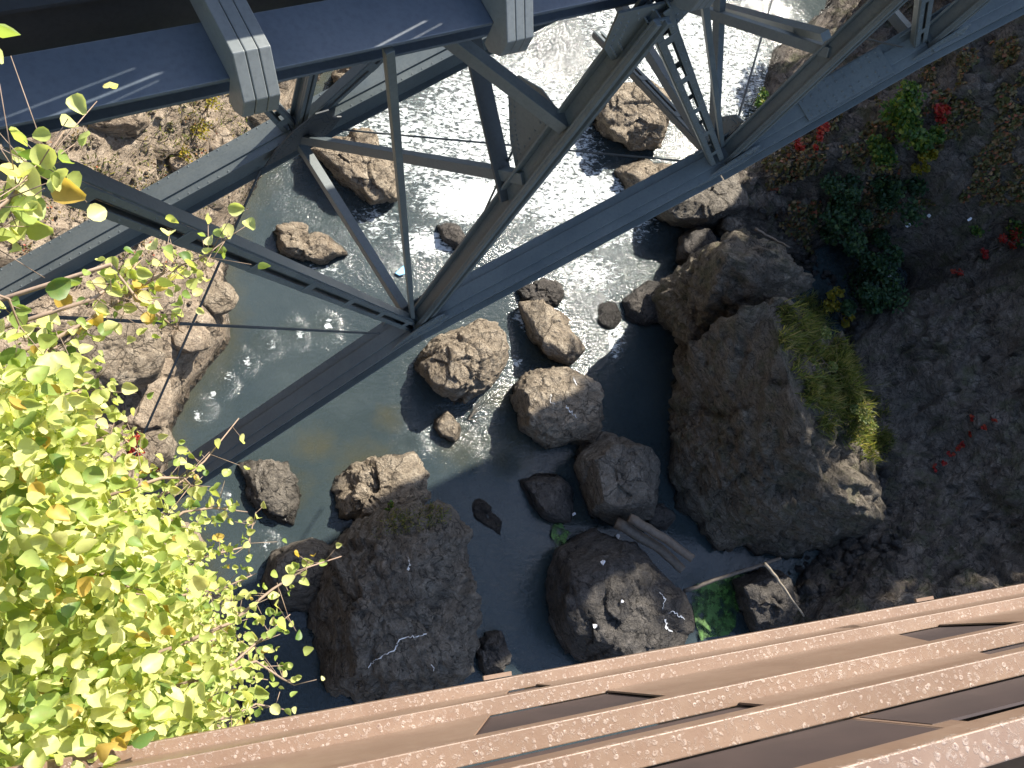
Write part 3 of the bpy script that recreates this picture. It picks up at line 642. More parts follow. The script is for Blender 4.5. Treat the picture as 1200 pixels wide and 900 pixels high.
# dry twig bush
def twigs(name, label, base_px, n, L, seed, m_, out=(0, 0, 1), spread=.8, group=None):
    rs = np.random.RandomState(seed); p, nn = surf(*base_px); root = empty(name, p); tag(root, label, 'dead bush', group)
    for j in range(n):
        mb = MB(); d = nrm(np.array(out, float)+nn*.3+rs.normal(size=3)*spread*.5); l = L*rs.uniform(.6, 1.1)
        pts = [p+d*l*t_+rs.normal(size=3)*.05*l*t_ for t_ in (0, .3, .6, 1)]; mb.tube(pts, [.016, .012, .008, .004], 5)
        for q in range(4):
            a_ = pts[1+q % 3]; e = a_+nrm(d+rs.normal(size=3)*.7)*l*.35; mb.tube([a_, (a_+e)/2+rs.normal(size=3)*.02, e], [.007, .005, .003], 4)
        mb.build('twig', m_, root)
    return root
r2 = RM@np.array([.85, .25, .4])
twigs('dead_bush', 'bleached leafless twigs sticking out right of the block grass', (1008, 455), 15, 1.05, 3, M['drytwig'], r2, .9)
twigs('dead_bush', 'submerged twiggy branch caught beside the small pointed rock', (548, 492), 6, .8, 4, M['drytwig'], RM@np.array([.8, .5, .2]), .8)

# ------------------------------------------------------------------ driftwood, litter, droppings
def log(name, label, pts, r0, r1, m_, lift=.1, group='driftwood among the boulders'):
    mb = MB(); P_ = []
    for (x, y, z) in pts: P_.append(atz(x, y, z))
    rs = np.random.RandomState(len(label)); full = []
    for a, b_ in zip(P_[:-1], P_[1:]):
        for t_ in np.linspace(0, 1, 6)[:-1]: full.append(a+(b_-a)*t_+rs.normal(size=3)*.012)
    full.append(P_[-1]); n_ = len(full)
    mb.tube(full, [r0+(r1-r0)*i/(n_-1)*rs.uniform(.9, 1.1) for i in range(n_)], 9)
    k = full[n_//2]; 
    tag(mb.build(name, m_, None, smooth=True), label, 'log' if r0 > .08 else 'branch', group)
log('driftwood_log', 'thick grey log lying against the dropping-spotted boulder', [(722, 612, 1.2), (770, 640, 1.3), (800, 668, 1.4)], .16, .12, M['deadwood'])
log('driftwood_log', 'second log, just above and right of the thick grey one', [(738, 606, 1.6), (775, 628, 1.7), (812, 655, 1.9)], .13, .11, M['deadwood'])
log('fallen_branch', 'long thin pale branch across the green algae pool', [(802, 692, 1.1), (860, 673, 1.4), (915, 654, 1.8)], .06, .035, M['deadwood'])
log('fallen_branch', 'bent bare branch pointing down toward the railing', [(896, 660, 1.9), (918, 688, 1.8), (942, 722, 1.6)], .05, .025, M['drytwig'])
log('fallen_branch', 'stick jutting from the stones at the top of the cracked slab', [(885, 268, 3.6), (905, 280, 3.8), (925, 290, 4.3)], .05, .03, M['deadwood'])
def ribbon(name, label, path, wd, parent=None):
    V = []; F_ = []
    rs = np.random.RandomState(int(path[0][0]))
    dense = []
    for a, b_ in zip(path[:-1], path[1:]):
        a = np.array(a, float); b_ = np.array(b_, float); n_ = max(2, int(np.linalg.norm(b_-a)/1.6))
        for i in range(n_): dense.append(a+(b_-a)*i/n_+rs.normal(size=2)*.8)
    dense.append(np.array(path[-1], float))
    for i, q in enumerate(dense):
        p, nn = surf(*q); t_ = dense[min(i+1, len(dense)-1)]-dense[max(i-1, 0)]; pr = nrm([t_[1], -t_[0]])*wd*(.15+.75*abs(vnoise(np.array([[i*.35, wd, path[0][0]*.1]]), 4)[0]))*(1 if rs.uniform() > .12 else .1)
        for s_ in (-1, 1):
            pp, n2_ = surf(*(q+pr*s_)); V.append(pp+nn*.012+ray(*q)*-.015)
        if i: F_.append((2*i-2, 2*i-1, 2*i+1, 2*i))
    o = mk(name, V, F_, M['guano'], None); 
    return tag(o, label, 'droppings', 'white droppings on the boulders')
ribbon('bird_dropping', 'long branching white streak on the upright shaded boulder', [(431, 782), (448, 768), (462, 762), (470, 748), (485, 746), (500, 743)], 1.0)
ribbon('bird_dropping', 'short white mark high on the upright shaded boulder', [(478, 655), (482, 662), (478, 668)], 2.0)
ribbon('bird_dropping', 'thin white drip near the bottom of the upright shaded boulder', [(506, 777), (508, 786)], 1.2)
ribbon('bird_dropping', 'curved white drip on the right side of the spotted boulder', [(773, 694), (779, 702), (777, 714)], 1.0)
ribbon('bird_dropping', 'bright white blotch lowest on the right of the spotted boulder', [(779, 726), (782, 736), (788, 740)], 2.0)
ribbon('bird_dropping', 'wavy white streak at the right end of the spotted boulder', [(782, 718), (790, 716), (796, 722), (802, 726)], 1.6)
ribbon('bird_dropping', 'hooked white streak on the streaked grey boulder', [(646, 462), (645, 470), (650, 474)], 1.2)
ribbon('bird_dropping', 'slanting white streak right of the hooked one', [(662, 474), (668, 482), (676, 490)], 1.2)
ribbon('bird_dropping', 'white drip on the upper right of the streaked boulder', [(672, 442), (676, 452)], 1.2)
def chip(name, label, x, y, r, m_, seed=0):
    p, nn = surf(x, y); sc = np.linalg.norm(p-CAM)/FOC*r; rs = np.random.RandomState(seed+int(x)); u = nrm(np.cross(nn, [.2, .9, .1])); v = np.cross(nn, u)
    k = 7; ang = np.sort(rs.uniform(0, 6.28, k)); c0 = p+nn*.03
    poly = [c0+(u*math.cos(a)+v*math.sin(a))*sc*rs.uniform(.7, 1.15)+nn*rs.uniform(0, .03) for a in ang]; mb = MB(); mb.prism(poly, nn*.04); return tag(mb.build(name, m_), label, 'litter', 'small litter on the rocks')
for x, y, r, lab in [(708, 661, 3.5, 'round white scrap near the top of the spotted boulder'), (728, 705, 2, 'tiny white scrap at the centre of the spotted boulder'), (697, 733, 2.8, 'round white scrap low on the spotted boulder'), (723, 629, 2.8, 'white scrap by the end of the thick log'), (670, 603, 2.6, 'square white scrap on the low dark wet rock'),
                     (1041, 325, 3.6, 'white scrap in the gully beyond the dark bush'), (1090, 252, 2.2, 'white scrap left in the dark hollow'), (1135, 255, 2.6, 'white scrap right in the dark hollow'), (1065, 262, 3.2, 'grey-white slab fragment at the hollow edge')]:
    chip('paper_scrap', lab, x, y, r, M['litter'])
chip('plastic_scrap', 'faded blue plastic scrap stranded in the rapids by the truss joint', 469, 318, 7, M['blue'])
# green algae sheets
def sheet(name, label, polypx, z, m_, cat='algae'):
    mb = MB(); rs = np.random.RandomState(3); pts = []
    for a, b_ in zip(polypx, polypx[1:]+polypx[:1]):
        for t_ in (0, .33, .66): pts.append(atz(a[0]+(b_[0]-a[0])*t_+rs.normal()*1.5, a[1]+(b_[1]-a[1])*t_+rs.normal()*1.5, z))
    mb.prism(pts, (0, 0, .02)); return tag(mb.build(name, m_), label, cat, kind='stuff')
sheet('algae', 'bright green algae at the upstream edge of the spotted boulder', [(644, 620), (655, 612), (668, 622), (662, 640), (652, 645)], .07, M['algae'])
sheet('algae', 'dark green algae pool in the shaded crevice', [(808, 690), (835, 680), (872, 670), (868, 710), (855, 745), (820, 748)], .07, M['algae'])

# ------------------------------------------------------------------ steel truss bridge
D1, D2 = 2.6, 5.87
br = empty('truss_bridge', bp(-7, (D1+D2)/2, 3)); tag(br, 'grey riveted steel truss bridge crossing high over the gorge', 'bridge')
A0, A, A2, A3, A4 = bp(-1.8, D1, 2.6), bp(4.22, D1, 9.86), bp(8.56, D1, 12.02), bp(11.04, D1, 13.75), bp(20, D1, 17.6)
A0 = A+(bp(.72, D1, 5.81)-A)*1.9
B0, B, B2, B3 = bp(-6.2, D2, 3.9), bp(3.98, D2, 9.86), bp(8.5, D2, 12.0), bp(13, D2, 14)
B0 = B+(bp(-.32, D2, 7.55)-B)*2.3
ZG = 16.2
def chord(p0, p1, wd, ht, m_=M['steel'], riv=.16, ends=(.0, .0)):
    mb = MB(); a, sv, t = mb.beam(p0, p1, wd, ht); L = np.linalg.norm(p1-p0)
    mb.beam(p0, p1, wd+.14, .022, ct=ht/2+.012); mb.beam(p0, p1, wd*.62, .02, ct=ht/2+.034)          # cover plates
    mb.beam(p0, p1, .09, .02, cs=-wd/2-.046, ct=-ht/2+.02); mb.beam(p0, p1, .09, .02, cs=wd/2+.046, ct=-ht/2+.02)    # flange angles
    c0 = (p0+p1)/2
    for x in np.arange(-L/2+.1, L/2, riv):
        for s_ in (-1, 1):
            mb.rivet(c0+a*x+sv*s_*(wd/2+.04)+t*(ht/2+.023), t, .013)
        mb.rivet(c0+a*x-sv*(wd/2)-t*(ht/2-.09), -sv, .013)
    return mb.build('bottom_chord', m_, br, bevel=.006)
chord(A0, A, .30, .34); chord(A, A2, .30, .34); chord(A2, A3, .32, .36); chord(A3, A4, .32, .36)
chord(B0, B, .27, .46); chord(B, B2, .27, .46); chord(B2, B3, .27, .46)
# splice plate with bolts on the chord right of the second joint
mb = MB(); u = (A3-A2)/np.linalg.norm(A3-A2); tt = np.cross(u, N3); tt = tt if tt[2] > 0 else -tt; sc_ = A2+(A3-A2)*.62
mb.box(sc_+tt*.235, u*.62, N3*.2, tt*.012)
for i in range(10):
    for j in (-.16, -.08, .08, .16): mb.rivet(sc_+tt*.247+u*(-.55+i*.122)+N3*j, tt, .02)
mb.build('splice_plate', M['steel'], br)
def member(name, p0, p1, wd, ht, m_=M['steel'], side=N3, twin=0, parent=br):
    p0 = np.array(p0); p1 = np.array(p1); mb = MB()
    if twin:
        a = nrm(p1-p0); sv = nrm(side-a*a.dot(side)); t = np.cross(a, sv); L = np.linalg.norm(p1-p0)
        for s_ in (-1, 1):
            mb.beam(p0, p1, wd, .016, side, 0, s_*(twin+.035)); mb.beam(p0, p1, .016, .062, side, -wd/2-.0085, s_*twin); mb.beam(p0, p1, .016, .062, side, wd/2+.0085, s_*twin)
            for x in np.arange(-L/2+.1, L/2-.05, .21): mb.rivet((p0+p1)/2+a*x+t*s_*twin-sv*(wd/2+.0165), -sv, .012)
        for x in np.arange(-L/2+.5, L/2-.3, 1.05):
            c = (p0+p1)/2+a*x; mb.box(c-sv*(wd/2+.019), a*.07, sv*.004, t*(twin+.03)); mb.box(c+sv*(wd/2+.019), a*.07, sv*.004, t*(twin+.03))
    else:
        mb.beam(p0, p1, wd, ht, side)
    return mb.build(name, m_, parent, bevel=.004)
TA = bp(4.6, D1, ZG-.25); T2 = bp(8.45, D1, ZG-.3); T3 = bp(10.9, D1, ZG-.2)
def hsec(name, p0, p1, wd, ht, m_=M['steel']):     # rolled H post: two flanges and a web, with edge rivets
    mb = MB(); a, sv, t = mb.beam(p0, p1, wd, .02); mb.beam(p0, p1, .025, ht, cs=-wd/2-.013); mb.beam(p0, p1, .025, ht, cs=wd/2+.013)
    L = np.linalg.norm(np.array(p1)-p0); c0 = (np.array(p0)+p1)/2
    mb.beam(p0, p1, .04, .05, cs=-wd/2-.045, ct=ht/2-.03); mb.beam(p0, p1, .04, .05, cs=-wd/2-.045, ct=-ht/2+.03)
    for x in np.arange(-L/2+.1, L/2, .2): mb.rivet(c0+a*x-sv*(wd/2+.026), -sv, .014)
    return mb.build(name, m_, br, bevel=.004)
hsec('post', A, TA, .17, .17); hsec('post', A2, T2, .17, .17); hsec('post', A3, T3, .18, .18); hsec('post', B, bp(4.1, D2, ZG-.4), .16, .14); hsec('post', B2, bp(8.4, D2, ZG-.4), .18, .16)
member('diagonal', A, onp(-20, 172, D1), .12, .05, twin=.062); member('diagonal', TA, A2, .12, .05, twin=.06)
member('diagonal', T2+N3*.15, onp(1140, -60, D1)*0+A3, .10, .05, twin=.05)
member('diagonal', onp(455, 57, D1)+Z3*.0, A, .06, .06)
member('diagonal', B, bp(.6, D2, ZG-.3), .12, .05, twin=.07); member('diagonal', B, bp(8.4, D2, ZG-.6), .12, .05, twin=.06); member('diagonal', B2, bp(12.5, D2, ZG-.6), .12, .05, twin=.06)
# sway frames across the bridge
def cross_at(Ab, Bb, topA):
    member('cross_strut', Ab+N3*.2, Bb-N3*.2, .12, .14, side=Z3)
member('cross_strut', A+N3*.15, B-N3*.2, .13, .13, side=Z3)
member('cross_strut', A2+N3*.15, B2-N3*.2, .13, .13, side=Z3); member('cross_strut', A3+N3*.15, bp(11.3, D2, 13.2), .13, .13, side=Z3)
ray_m = lambda x, y, s: (lambda r: CAM+r*(s/r.dot(G3)))(ray(x, y))
Mmid = A+(TA-A)*.62
member('sway_brace', B+N3*-.1, Mmid, .12, .11, side=Z3); member('sway_brace', bp(2.2, D2-.8, ZG-.9), A+(TA-A)*.76, .13, .12, side=Z3)
member('sway_brace', B2+N3*-.1, A2+(T2-A2)*.6, .12, .11, side=Z3); member('sway_brace', bp(8.45, D2, ZG-1), A2+N3*.1, .11, .11, side=Z3)
member('sway_brace', bp(4.3, D2, ZG-.8), A+(TA-A)*.55, .20, .04, M['steel_dark'], side=G3)
member('lateral_brace', A2+N3*.1, B+N3*-.1, .10, .10, side=Z3) if 0 else None
member('lateral_brace', onp(700, 40, D2), A2+N3*.12, .08, .05, twin=.055, side=Z3)
member('lateral_brace', onp(822, -24, D1+.2), onp(846, 170, D1+.1), .06, .06)
# gusset plates
def gusset(c, u, v, poly, nv, m_=M['steel'], th=.02, riv=True):
    mb = MB(); P_ = [c+u*a+v*b_ for a, b_ in poly]; mb.prism([p-nv*th/2 for p in P_], nv*th)
    if riv:
        cen_ = sum(P_)/len(P_)
        for k in (.84, .62):
            for a, b_ in zip(P_, P_[1:]+P_[:1]):
                for t_ in np.linspace(0, 1, 6)[:-1]:
                    q = cen_+(a+(b_-a)*t_-cen_)*k
                    for s_ in (-1, 1): mb.rivet(q+nv*s_*th/2, nv*s_, .014)
    return mb.build('gusset_plate', m_, br)
gp = [(-.75, -.28), (-.55, .12), (-.25, .42), (.15, .6), (.42, .5), (.55, .2), (.75, .05), (.55, -.3)]
for c in (A, A2, A3): gusset(c-N3*.18+Z3*.15, nrm(A2-A), Z3, [(x*.62, y*.62) for x, y in gp], N3); gusset(c+N3*.18+Z3*.15, nrm(A2-A), Z3, [(x*.6, y*.6) for x, y in gp], N3)
for c in (B, B2): gusset(c-N3*.24+Z3*.2, nrm(A2-A), Z3, [(x*.8, y*.8) for x, y in gp], N3, M['steel_dark'])
c = A+(TA-A)*.68; gusset(c+N3*.10, N3, Z3, [(0, -.5), (.3, -.3), (.6, .05), (.6, .3), (.3, .5), (0, .55)], G3)
gusset(TA-Z3*.25, G3, Z3, [(-.4, .3), (-.3, -.1), (-.1, -.3), (.2, -.3), (.4, -.1), (.5, .3)], N3); gusset(T2-Z3*.2+N3*.1, G3, Z3, [(-.7, .3), (-.4, -.2), (0, -.5), (.4, -.3), (.7, .3)], N3, M['steel_dark'])
gusset(A2+N3*.15+Z3*.2, N3, Z3, [(0, -.1), (.42, .0), (.15, .5), (0, .55)], G3)
# box edge girder with blue-grey top, then dark stringers and the deck above
sA, sB = -6, 26
mb = MB(); mb.beam(bp(sA, D1+.26, ZG-.2), bp(sB, D1+.26, ZG-.2), .04, .40); mb.beam(bp(sA, D1+.155, ZG+.012), bp(sB, D1+.155, ZG+.012), .36, .024)
mb.beam(bp(sA, D1+.26, ZG-.41), bp(sB, D1+.26, ZG-.41), .16, .024)
mb.build('edge_girder', M['steel_blue'], br, bevel=.005)
for k, dd in enumerate((D1+.75, D1+1.35, D1+2.1)):
    mb = MB(); z = ZG-.1; mb.beam(bp(sA, dd, z-.2), bp(sB, dd, z-.2), .03, .44); mb.beam(bp(sA, dd, z+.03), bp(sB, dd, z+.03), .2, .025); mb.beam(bp(sA, dd, z-.43), bp(sB, dd, z-.43), .2, .025)
    mb.build('stringer', M['steel_dark'], br)
for s_ in [1.40+1.7*k for k in range(-3, 14)]:
    mb = MB()
    prof = [(D1-.50, ZG-.02), (D1-.36, ZG+.22), (D1+.9, ZG+.22), (D2+.5, ZG+.22), (D2+.5, ZG-.3), (D1+.5, ZG-.3), (D1+.33, ZG-.02+.05), (D1-.2, ZG+.03-.1), (D1-.36, ZG-.22)]
    prof = [(2.40, ZG+.05), (2.56, ZG+.24), (D2+.5, ZG+.24), (D2+.5, ZG+.03), (D1-.03, ZG+.03), (D1-.03, ZG-.16), (2.50, ZG-.16), (2.40, ZG-.08)]
    for k in (-1, 0, 1):
        mb.prism([bp(s_+k*.07-.0335, d_, z_) for d_, z_ in prof], G3*.067)
    mb.build('floor_beam', M['steel_plate'], br, bevel=.006)
mb = MB(); zd_ = 17.45; out = [(sA, 3.05)]
def shade_pt(x, y):
    q = atz(x, y, ZG+.024); q = q+np.array(sd)*((zd_-q[2])/sd[2]); return q.dot(G3), q.dot(N3)
for (xa, ya, xb, yb, w_) in ((0, 138, 160, 77, .035), (42, 141, 187, 83, .05), (62, 150, 190, 91, .02), (425, 62, 500, 22, .03), (455, 60, 520, 25, .02)):  # slits added to the unseen deck to throw sun streaks on the girder
    (s0_, d0_), (s1_, d1_) = shade_pt(xa, ya), shade_pt(xb, yb); k_ = (s1_-s0_)/(d1_-d0_); sb = s0_+k_*(3.05-d0_); out += [(sb, 3.05), (s1_, max(d1_, 3.12)), (s1_+w_*1.6, max(d1_, 3.12)), (sb+w_*1.6, 3.05)]
out += [(34, 3.05), (34, 7.9), (sA, 7.9)]
mb.prism([bp(a_, b_, zd_) for a_, b_ in out], Z3*.03); mb.build('deck_slab', M['concrete'], br)
# rods and cables
def rod(p0, p1, r=.012, name='tie_rod', m_=M['steel_dark']):
    mb = MB(); mb.tube([p0, p1], r, 6); mb.build(name, m_, br)
rod(onp(10, 369, D1), onp(445, 391, D1), .016); rod(onp(400, 152, D2-.3), onp(838, 192, D1+.15), .014)
rod(onp(128, 600, D1), onp(305, 200, D2-.2), .018); rod(onp(612, 152, 2.95), A+(A2-A)*.08+Z3*.2, .012)
rod(onp(908, -10, D2), onp(854, 176, D1+.2), .02); rod(onp(998, 42, D1+.6), onp(1058, 55, D1), .012)
mb = MB(); mb.beam(onp(800, -4, D2), onp(968, 42, D1+.08), .1, .1); mb.build('lateral_brace', M['steel'], br)

# ------------------------------------------------------------------ rust brown railing and footbridge deck
RC = .2; RZ = [20-2.37, 20-1.91, 20-1.365, 20-1.07, 20-.708]
rl = empty('railing', (1, -RC-.05, 18)); tag(rl, 'rust-brown painted steel railing of flat horizontal bars seen from above', 'railing')
X0, X1 = -3.2, 6.0
ta = math.atan(.036); ex, ey = np.array([math.cos(ta), -math.sin(ta), 0]), np.array([math.sin(ta), math.cos(ta), 0])
rp = lambda x, y, z: ex*x+ey*y+Z3*z
posts = [.95+1.15*k for k in range(-4, 5)]
rw = .038
for i, z in enumerate(RZ):
    mb = MB(); mb.box(rp((X0+X1)/2, -RC-rw/2, z-.006), ex*(X1-X0)/2, ey*rw/2, Z3*.006); o = mb.build('rail', M['rust_top'], rl, bevel=.002)
    mb = MB(); mb.box(rp((X0+X1)/2, -RC-.0045, z-.012-.016), ex*(X1-X0)/2, ey*.0035, Z3*.0155); mb.build('rail_lip', M['rust'], rl)
for k, xp in enumerate(posts):
    mb = MB(); mb.box(rp(xp, -RC-rw-.030, 18.40), ex*.006, ey*.026, Z3*.86); mb.box(rp(xp+.024, -RC-rw-.007, 18.40), ex*.024, ey*.004, Z3*.86)
    mb.build('rail_post', M['rust'], rl, bevel=.0015)
    # added tan sheet cut as the sunlit band, dark sheet painted as its shadow
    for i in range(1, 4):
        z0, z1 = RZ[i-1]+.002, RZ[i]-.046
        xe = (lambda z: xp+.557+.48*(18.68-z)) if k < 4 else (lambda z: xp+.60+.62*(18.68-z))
        mb = MB(); y_ = -RC-rw+.006; mb.prism([rp(xp, y_, z0), rp(xe(z0), y_, z0), rp(xe(z1), y_, z1), rp(xp, y_, z1)], -ey*.004); mb.build('lit_shape_plate', M['rust'], rl)
        mb = MB(); mb.box(rp(xp-.575, -RC-rw-.004, (z0+z1)/2), ex*.572, ey*.002, Z3*(z1-z0)/2); mb.build('painted_shade_plate', M['rust_shade'], rl)
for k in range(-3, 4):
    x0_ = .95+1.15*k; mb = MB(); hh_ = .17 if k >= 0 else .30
    y_ = -RC-rw-.002; mb.prism([rp(x0_+.01, y_, RZ[3]+.002), rp(x0_+1.14, y_, RZ[3]+.002), rp(x0_+1.14, y_, RZ[3]+hh_), rp(x0_+.01, y_, RZ[3]+hh_-.03)], -ey*.004); mb.build('painted_shade_plate', M['rust_shade'], rl)  # dark sheet painted as shade in the uppermost gap
    for i in range(5):
        mb = MB(); c_ = rp(x0_+.024, -RC-rw-.002, RZ[i]-.03); mb.rivet(c_, ey, .009); mb.build('bolt', M['rust'], rl)
for x in (-.87, .84, 2.6):
    mb = MB(); mb.box(rp(x, -RC+.008, RZ[0]-.03), ex*.045, ey*.006, Z3*.005); mb.build('bracket', M['rust'], rl)
fd = empty('footbridge_deck', (1, -1.2, 17)); tag(fd, 'footbridge floor of dark shade-coloured plate and grey boards behind the brown railing', 'deck')
mb = MB(); mb.box(np.array([1.4, -1.6, 17.55]), ex*4.6, ey*1.0, Z3*.04); mb.build('deck_plate', M['timber'], fd)
mb = MB(); mb.box(np.array([1.4, -.62, 17.72]), ex*4.6, ey*.03, Z3*.28); mb.build('shade_backing', M['rust_shade'], fd)  # added backing, coloured as the shade seen between the rails

# ------------------------------------------------------------------ foreground leafy shrub on the bank shoulder
rs = np.random.RandomState(21)
root = empty('leafy_bush', (-5.0, .2, 14.3)); tag(root, 'sunlit yellow-green leafy bush overhanging the left bank', 'bush')
REG = np.array([(-40, 470), (10, 440), (60, 440), (70, 480), (70, 520), (115, 570), (165, 600), (215, 640), (235, 700), (262, 760), (285, 830), (240, 860), (120, 900), (-40, 960)], float)
DEEP = lambda x, y: 2.6+1.5*((math.sin(x*.013+y*.007)+1)/2)
def at_depth(x, y, d): return CAM+ray(x, y)*d
C_ = []; SZ = []; TN = []; cnt = 0; brs = []
clumps = []
while len(clumps) < 520:
    q = rs.uniform([-40, 380], [300, 950])
    if inside(q[None], REG)[0]:
        edge = 1
        clumps.append((q, rs.uniform(2.7, 4.6)))
for q, d in clumps:
    c = at_depth(q[0], q[1], d); n_ = rs.randint(12, 28); lc = .55+.45*rs.uniform()
    for j in range(n_):
        C_.append(c+rs.normal(size=3)*np.array([.10, .10, .08])); SZ.append(.043*np.clip(rs.lognormal(0, .38), .4, 2.0)*(1.12-.0014*q[0])); TN.append(np.clip(rs.normal(.52, .2)+(lc-.75)*.5, 0, 1))
for k in range(420):
    while True:
        q = rs.uniform([-40, 400], [260, 950])
        if inside(q[None]*np.array([1.0, 1])+np.array([22, 0]), REG)[0]: break
    c = at_depth(q[0], q[1], rs.uniform(4.4, 5.4))
    for j in range(rs.randint(10, 20)):
        C_.append(c+rs.normal(size=3)*.13); SZ.append(.05*rs.uniform(.6, 1.3)); TN.append(np.clip(rs.normal(.5, .2), 0, 1))
for k in range(160):      # nearer, larger leaves on the left side
    q = rs.uniform([-30, 400], [200, 900])
    if inside(q[None], REG)[0]:
        c = at_depth(q[0], q[1], rs.uniform(2.3, 2.9))
        for j in range(5): C_.append(c+rs.normal(size=3)*.06); SZ.append(.055*rs.uniform(.7, 1.3)); TN.append(np.clip(rs.normal(.5, .25), 0, 1))
# sparse outer sprays
SPR = [([(-20, 262), (18, 225), (40, 205), (58, 180)], 2.3, 40, .075), ([(-30, 300), (0, 262), (20, 240)], 2.4, 26, .07), ([(110, 350), (130, 335), (150, 320), (165, 305)], 3.0, 22, .05), ([(60, 400), (110, 372), (150, 345), (200, 315), (240, 300), (272, 275)], 3.0, 80, .055),
       ([(130, 310), (160, 350), (200, 380), (215, 390)], 3.0, 20, .05), ([(150, 600), (200, 575), (240, 540), (280, 490)], 3.4, 22, .045), ([(170, 630), (215, 600), (250, 595), (290, 600)], 3.5, 26, .04),
       ([(180, 660), (230, 655), (290, 640), (300, 600)], 3.6, 34, .04), ([(200, 760), (270, 730), (320, 690), (360, 665), (400, 652)], 3.2, 34, .042), ([(220, 800), (270, 780), (310, 745), (340, 720)], 3.2, 30, .04),
       ([(200, 700), (260, 690), (300, 672)], 3.8, 26, .038), ([(230, 800), (300, 775), (330, 795), (345, 803)], 3.2, 18, .036), ([(220, 850), (270, 840), (300, 825), (335, 832)], 3.3, 24, .036),
       ([(190, 560), (215, 560), (230, 575)], 3.3, 16, .045), ([(10, 440), (50, 415), (90, 395)], 3.1, 26, .06), ([(60, 470), (110, 450), (140, 470)], 3.2, 24, .05), ([(100, 520), (140, 510), (175, 540)], 3.3, 34, .045), ([(-20, 340), (10, 350), (30, 400)], 2.8, 16, .06)]
for path, d, n_, sz in SPR:
    P_ = [at_depth(x, y, d+.05*i) for i, (x, y) in enumerate(path)]; st = P_[0]+np.array([-.9, -.15, -.5])
    mb = MB(); full = [st, (st+P_[0])/2+Z3*.06]+P_; mb.tube(full, list(np.linspace(.011, .0022, len(full))), 6)
    for j in range(n_):
        t_ = rs.uniform(.05, len(P_)-1.001); i = int(t_); p = P_[i]+(P_[i+1]-P_[i])*(t_-i); off_ = rs.normal(size=3)*sz*(.9 if j % 2 else 1.6)
        C_.append(p+off_); SZ.append(sz*rs.uniform(.6, 1.25)); TN.append(np.clip(rs.normal(.5, .25), 0, 1)); mb.tube([p, p+off_*.8], [.0018, .0012], 4)
    mb.build('branch', M['twig'], root, smooth=True)
C_ = np.array(C_); SZ = np.array(SZ); TN = np.array(TN); n_ = len(C_)
sun = np.array(sd)
Nn = nrm3(rnd_unit(rs, n_)*1.0+Z3*.45+sun*.4); A_ = rnd_unit(rs, n_)*.7+np.array([.6, -.1, -.5])
V, F_, T = leafmesh(C_, Nn, A_, SZ*.86, TN, 11, .26, .46)
mk('foliage', V, F_, M['leaf'], root, True, {'tint': T})
for j in range(26):
    q, d = clumps[rs.randint(len(clumps))]; c = at_depth(q[0], q[1], d+.15); st = np.array([-5.0+rs.normal()*.3, .2+rs.normal()*.5, 14.3]); md = (st+c)/2+np.array([0, 0, .55])+rs.normal(size=3)*.12
    mb = MB(); pts = [(1-t_)**2*st+2*t_*(1-t_)*md+t_*t_*c for t_ in np.linspace(0, 1, 8)]
    mb.tube(pts, list(np.linspace(.03, .005, 8)), 6)
    for q2 in range(5):
        a_ = pts[4+q2 % 4]; e = a_+nrm(c-st+rs.normal(size=3)*1.6)*.22; mb.tube([a_, (a_+e)/2+rs.normal(size=3)*.03, e], [.005, .004, .002], 5)
    mb.build('branch', M['twig'], root, smooth=True)

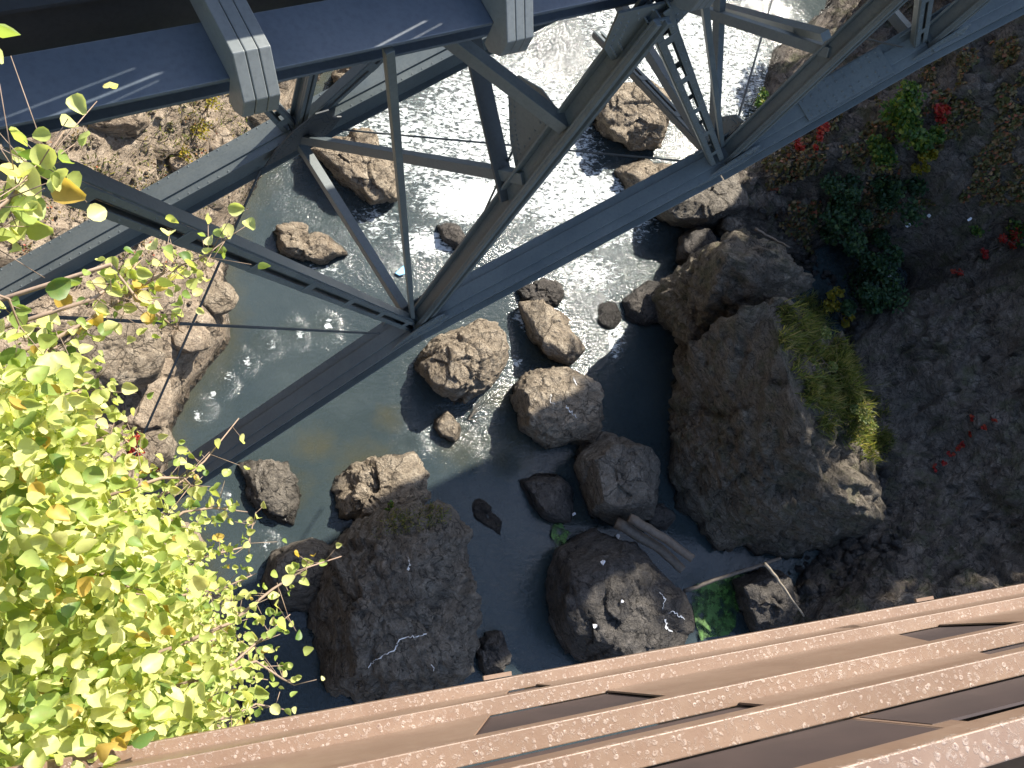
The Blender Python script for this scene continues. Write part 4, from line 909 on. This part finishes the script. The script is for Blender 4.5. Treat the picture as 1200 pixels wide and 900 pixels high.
# ------------------------------------------------------------------ wood on the cliff rim (keeps the gorge floor in dappled shade)
rs = np.random.RandomState(9); C_ = []; mbt = MB()
for i in range(26):
    q_ = -3.2-i*.85+rs.normal()*.3
    if -12.4 < q_ < -8.2: continue
    p_ = 35+rs.uniform(-.6, 3.5); x = .735*p_-.678*q_; y = .678*p_+.735*q_
    h_, _, _ = height(np.array([[x, y]])); z0 = h_[0]; hh = rs.uniform(4.5, 8); mbt.tube([[x, y, z0-.5], [x+rs.normal()*.3, y, z0+hh*.6], [x, y, z0+hh]], [.18, .12, .04], 6)
    for j in range(9):
        c = np.array([x, y, z0+hh*rs.uniform(.35, 1)])+rs.normal(size=3)*np.array([.9, .9, .3]); C_.append(c+rnd_unit(rs, 120)*(rs.uniform(0, 1, 120)**.4)[:, None]*rs.uniform(.6, 1.3))
C_ = np.vstack(C_); n_ = len(C_); V, F_, T = leafmesh(C_, rnd_unit(rs, n_), rnd_unit(rs, n_), rs.uniform(.12, .3, n_), rs.uniform(0, 1, n_), 5)
o = mk('rim_wood', V, F_, M['leaf_green'], None, False, {'tint': T}); o['kind'] = 'stuff'; o['label'] = 'green wood along the rim of the right cliff'; o['category'] = 'wood'

rs = np.random.RandomState(77); C_ = []; TT = []
def cover(name, label, polypx, n, sz, m_, seed, th=.0):
    rs = np.random.RandomState(seed); poly = np.array(polypx, float); lo, hi = poly.min(0), poly.max(0); q = rs.uniform(lo, hi, (n*3, 2)); q = q[inside(q, poly)]
    q = q[fbm(np.column_stack([q*.045, np.zeros(len(q))]), 3, seed) > th][:n]; C_ = []; NN = []
    for x, y in q:
        p, nn = hitpx(x, y)
        if p is None: continue
        if nn.dot(CAM-p) < 0: nn = -nn
        C_.append(p+nn*rs.uniform(.02, .12)); NN.append(nn)
    C_ = np.array(C_); n_ = len(C_); V, F_, T = leafmesh(C_, nrm3(np.array(NN)+rnd_unit(rs, n_)*.8), rnd_unit(rs, n_), sz*rs.uniform(.5, 1.4, n_), rs.uniform(0, 1, n_), 5)
    return tag(mk(name, V, F_, m_, None, False, {'tint': T}), label, 'ground cover', kind='stuff')
M['leaf_litter'] = leaf_mat('brown_and_olive_litter', [(0, (.05, .06, .02)), (.35, (.09, .10, .03)), (.6, (.16, .11, .05)), (.85, (.22, .15, .06)), (1, (.35, .08, .05))], .2)
cover('ground_cover', 'olive and brown undergrowth spread over the shaded right cliff', [(890, 170), (960, 110), (1200, 40), (1200, 240), (1060, 240), (980, 330), (900, 250)], 7000, .11, M['leaf_litter'], 3, -.05)
cover('leaf_litter', 'fallen leaves and dry weeds on the sunlit bank slope', [(0, 60), (300, 30), (320, 150), (240, 330), (0, 330)], 2200, .045, M['leaf_litter'], 6, .1)
